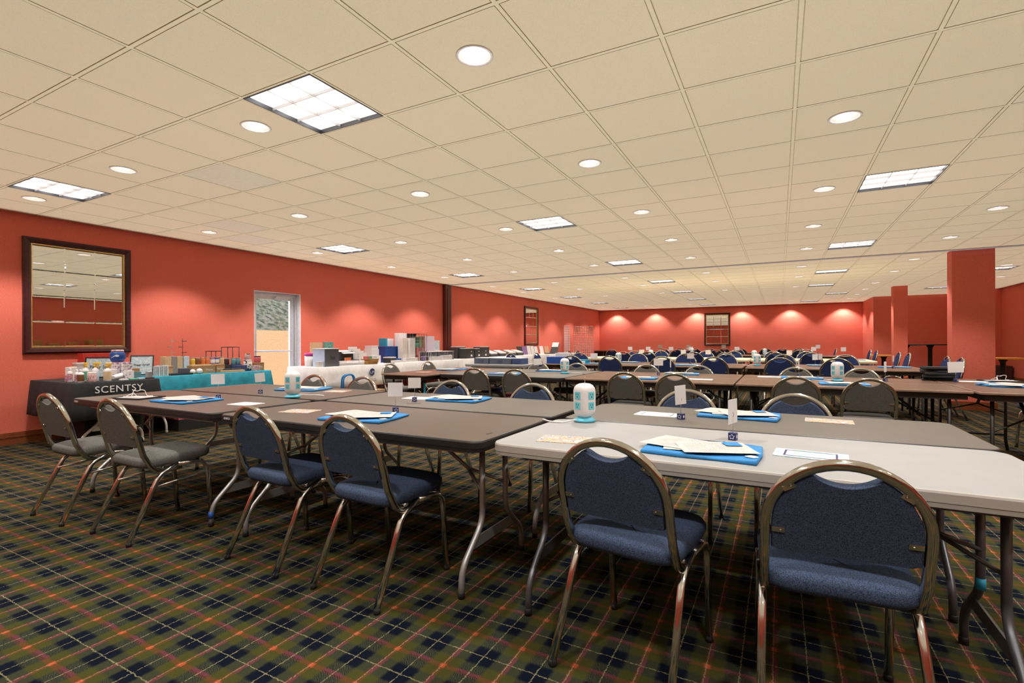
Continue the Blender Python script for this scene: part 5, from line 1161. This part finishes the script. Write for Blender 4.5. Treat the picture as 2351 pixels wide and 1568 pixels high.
for y, m_, w_, h_, c in bd:
    bm = bmesh.new(); bx(bm, -.008, .008, -w_ / 2, w_ / 2, 0, h_); o = obj('album_board', bm, m_, loc=(-7.58 if not c == 'dark patterned' else -7.56, y, Z + .001), rot=(0, -.22, 0)); tag(o, f'{c} album board leaning on the wall left of the white wire grid', 'album', 'album boards leaning on the left wall')
t = thing('book_stand', 'black angled book stand with white sheets near the white wire grid', 'stand', (-7.25, 16.6, Z), .15)
bm = bmesh.new(); bx(bm, -.16, .16, -.5, .35, 0, .03, bev=.004); obj('stand_base', bm, 'box_black', t); bm = bmesh.new(); bx(bm, -.14, .14, -.012, .012, 0, .42, bev=.003); obj('stand_back', bm, 'box_black', t, loc=(0, .18, .03), rot=(-.75, 0, 0))
bm = bmesh.new(); bx(bm, -.12, .12, -.004, .004, .28, .50); obj('sheet', bm, 'paper', t, loc=(0, .165, .035), rot=(-.75, 0, 0))
for nm, y0, lab, r_ in (('a', 18.95, 'white wire grid panel parallel to the left wall, nearer one', 0), ('b', 19.7, 'white wire grid panel standing across behind the nearer one', PI / 2)):
    t = thing('grid_panel', lab, 'display grid', (-7.62 if r_ == 0 else -7.28, y0 if r_ == 0 else 19.0 + .62 - .3, 0), 0, 'white wire grid panels')
    bm = bmesh.new()
    if r_ == 0: wiregrid(bm, 0, 0, -.3, .3, .1, 1.82, 6, 18, .010)
    else: wiregrid(bm, -.32, .52, .32, .32, .1, 1.80, 9, 18, .010, 'y')
    obj('wire_mesh', bm, 'plastic_white', t)
    bm = bmesh.new()
    for s in ((0, -.3), (0, .3)) if r_ == 0 else ((-.32, .32), (.52, .32)): bx(bm, s[0] - .15, s[0] + .15, s[1] - .012, s[1] + .012, 0, .10)
    obj('foot', bm, 'plastic_white', t)
# bins and boxes on the small white table and the table beside it
for i, (x, y, w_, m_, c) in enumerate([(-5.18, 8.52, .33, 'bin_slate', 'left'), (-4.76, 8.52, .46, 'bin_slate', 'middle and widest'), (-4.41, 8.55, .2, 'bin_navy', 'right and bluest')]):
    t = thing('fabric_bin', f'slate fabric bin with a handle on the small white table, {c}', 'bin', (x, y, TZ), 0, 'slate bins on the small white table')
    bm = bmesh.new(); bx(bm, -w_ / 2, w_ / 2, -.15, .15, 0.0005, .115, bev=.005); obj('bin_body', bm, m_, t)
    bm = bmesh.new(); bx(bm, -w_ / 2 + .02, w_ / 2 - .02, -.13, .13, .115, .122); obj('contents', bm, 'paper', t)
    bm = bmesh.new(); tube(bm, fillet([(-.05, -.15, .08), (-.04, -.165, .06), (.04, -.165, .06), (.05, -.15, .08)], .02), .006, 6); obj('handle', bm, 'cube_blue', t)
item('storage_box', 'royal blue box on the brown table beside the slate bins', 'box', -3.93, 9.25, TZ, .34, .3, .13, 'royal_blue'); item('folder_stack', 'teal folder stack right of the royal blue box', 'folder', -3.50, 9.45, TZ, .26, .3, .07, 'cyan_book'); item('paper_stack', 'white clear box of papers right of the royal blue box', 'paper', -3.45, 9.12, TZ, .24, .2, .05, 'paper')
lidded('storage_box', 'tall cream carton behind the royal blue box', 'box', -3.9, 9.5, TZ, .3, .14, .2, 'paper', 'paper', .02)
# things on the floor under the second row and before the cloths
t = thing('tote_bag', 'bright blue tote bag with raised handles on the floor before the monogram cloth', 'bag', (-5.42, 5.18, 0), 1.1)
bm = bmesh.new(); loft(bm, [[(x, y, z_) for x, y in rrect(w_, d_, .04, 3)] for z_, w_, d_ in ((0, .34, .16), (.02, .38, .2), (.40, .44, .16), (.47, .46, .10))]); obj('bag_body', bm, 'bag_blue', t)
for s in (-1, 1):
    bm = bmesh.new(); pts = fillet([(-.10, s * .05, .45), (-.09, s * .04, .70), (.06, s * .02, .72), (.09, s * .05, .45)], .1, 8)
    tube(bm, pts, .012, 6); obj('handle', bm, 'bag_blue', t)
def floorbag(name, label, cat, x, y, sx, sy, sz, m_, rot=0, hm='black_plastic'):
    t = thing(name, label, cat, (x, y, 0), rot)
    bm = bmesh.new(); loft(bm, [[(a, b, z_) for a, b in rrect(sx * k, sy * k, .05 * min(1, sx * 4), 3)] for z_, k in ((0, .94), (.03, 1), (sz * .85, 1), (sz, .9))]); obj('bag_body', bm, m_, t)
    bm = bmesh.new(); tube(bm, fillet([(-.07, 0, sz), (-.06, 0, sz + .06), (.06, 0, sz + .06), (.07, 0, sz)], .03), .008, 6); obj('handle', bm, hm, t)
for a in [('craft_bag', 'hot pink craft bag on the floor under the second row', 'bag', -3.40, 6.25, .26, .25, .42, 'pink'), ('rolling_bag', 'navy rolling bag left of the hot pink bag', 'bag', -3.70, 6.3, .27, .3, .5, 'cube_blue'), ('rolling_bag', 'black rolling bag right of the hot pink bag', 'bag', -3.02, 6.35, .36, .3, .45, 'black_cloth'), ('craft_bag', 'black craft bag under the brown end table at the left', 'bag', -4.45, 6.4, .3, .5, .42, 'black_cloth'), ('craft_bag', 'brown craft bag under the grey table of the second row', 'bag', -2.66, 6.35, .24, .24, .36, 'fig_dark'), ('craft_bag', 'deep blue craft bag under the middle brown table', 'bag', -1.9, 6.5, .3, .3, .42, 'cube_blue'), ('craft_bag', 'large black bag under the right brown table', 'bag', 0.16, 6.3, .5, .35, .40, 'black_cloth'), ('craft_bag', 'black shoulder bag under the middle of the second row', 'bag', -1.0, 6.6, .4, .3, .35, 'black_cloth')]: floorbag(*a)
lidded('storage_box', 'cardboard carton on the floor below the monogram cloth', 'box', -6.95 + .0, 7.75 - .6, 0, .35, .5, .26, 'cardboard', 'cardboard', .02)
lidded('storage_box', 'cream flat carton on the floor under the grey table', 'box', -3.0, 6.02, 0, .3, .3, .12, 'kraft_light', 'kraft_light', .02)
# right side: bistro tables, side tables, cabinets
def pedestal(label, x, y, r_, h, top, stem, square=False):
    t = thing('pedestal_table', label, 'table', (x, y, 0), 0)
    bm = bmesh.new()
    if square: bx(bm, -r_, r_, -r_, r_, h - .04, h, bev=.006)
    else: lathe(bm, [(r_ * .96, h - .03), (r_, h - .022), (r_, h - .006), (r_ * .98, h)], 36)
    obj('tabletop', bm, top, t)
    bm = bmesh.new(); lathe(bm, [(.06, .04), (.055, .08), (.055, h - .12), (.10, h - .03)], 18); obj('pedestal', bm, stem, t)
    bm = bmesh.new(); lathe(bm, [(.26, 0), (.26, .02), (.10, .035), (.06, .045)], 28); obj('base', bm, stem, t)
pedestal('tall black round bar table before the dark red wall', 3.95, 19.0, .52, 1.06, 'bar_black', 'bar_black'); pedestal('small black bar table left of the tall round one', 3.62, 20.3, .28, 1.04, 'bar_black', 'bar_black')
pedestal('square table with an amber wood top by the far pillar', 2.74, 18.4, .34, .74, 'amber_wood', 'bar_black', True); pedestal('square table with an amber wood top right of the near pillar', 4.86, 16.6, .34, .74, 'amber_wood', 'bar_black', True)
t = thing('cabinet', 'dark brown cabinet against the right wall', 'cabinet', (5.50, 19.15, 0), 0)
bm = bmesh.new(); bx(bm, -.22, .22, -.3, .3, 0, .45, bev=.006); obj('cabinet_body', bm, 'fig_dark', t)
for s in (-1, 1): bm = bmesh.new(); bx(bm, -.225, -.22, s * .15 - .14, s * .15 + .14, .03, .42); obj('door', bm, 'fig_dark', t)
t = thing('cabinet', 'dark open shelf cabinet in the far left corner', 'cabinet', (-7.30, 22.9, 0), 0)
bm = bmesh.new(); bx(bm, -.45, .45, -.2, .2, .70, .74); bx(bm, -.45, -.41, -.2, .2, 0, .70); bx(bm, .41, .45, -.2, .2, 0, .70); bx(bm, -.41, .41, .17, .2, 0, .70); bx(bm, -.02, .02, -.2, .17, 0, .7); obj('cabinet_body', bm, 'fig_dark', t); bm = bmesh.new(); bx(bm, -.41, -.02, -.2, .17, .38, .40); obj('shelf', bm, 'fig_dark', t)
# the basket table that the big mirror shows
t = thing('sideboard', 'dark sideboard with wicker baskets, seen only in the big mirror', 'sideboard', (5.3, 7.7, 0), 0)
bm = bmesh.new(); bx(bm, -.3, .3, -1.6, 1.6, 0, 1.0); obj('cabinet_body', bm, 'fig_dark', t); bm = bmesh.new(); bx(bm, -.33, .33, -1.63, 1.63, 1.0, 1.03, bev=.004); obj('worktop', bm, 'walnut_top', t)
for i, (y, w_, h_) in enumerate([(6.45, .26, .16), (6.85, .24, .24), (7.25, .28, .14), (7.75, .32, .18), (8.35, .44, .26)]):
    t = thing('basket', f'wicker handled basket in the mirror, {ORD[i]} on the sideboard', 'basket', (5.25, y, 1.031), 0, 'wicker baskets seen in the mirror')
    bm = bmesh.new(); loft(bm, [[(a, b, z_) for a, b in rrect(w_ * k, w_ * k, .05, 3)] for z_, k in ((0.001, .85), (h_ * .3, .95), (h_ * .95, 1.0), (h_, .96))]); obj('basket_body', bm, 'wicker', t)
    bm = bmesh.new(); tube(bm, fillet([(0, -w_ * .48, h_ * .9), (0, -w_ * .42, h_ + .10), (0, w_ * .42, h_ + .10), (0, w_ * .48, h_ * .9)], .12), .008, 6); obj('handle', bm, 'wicker', t)
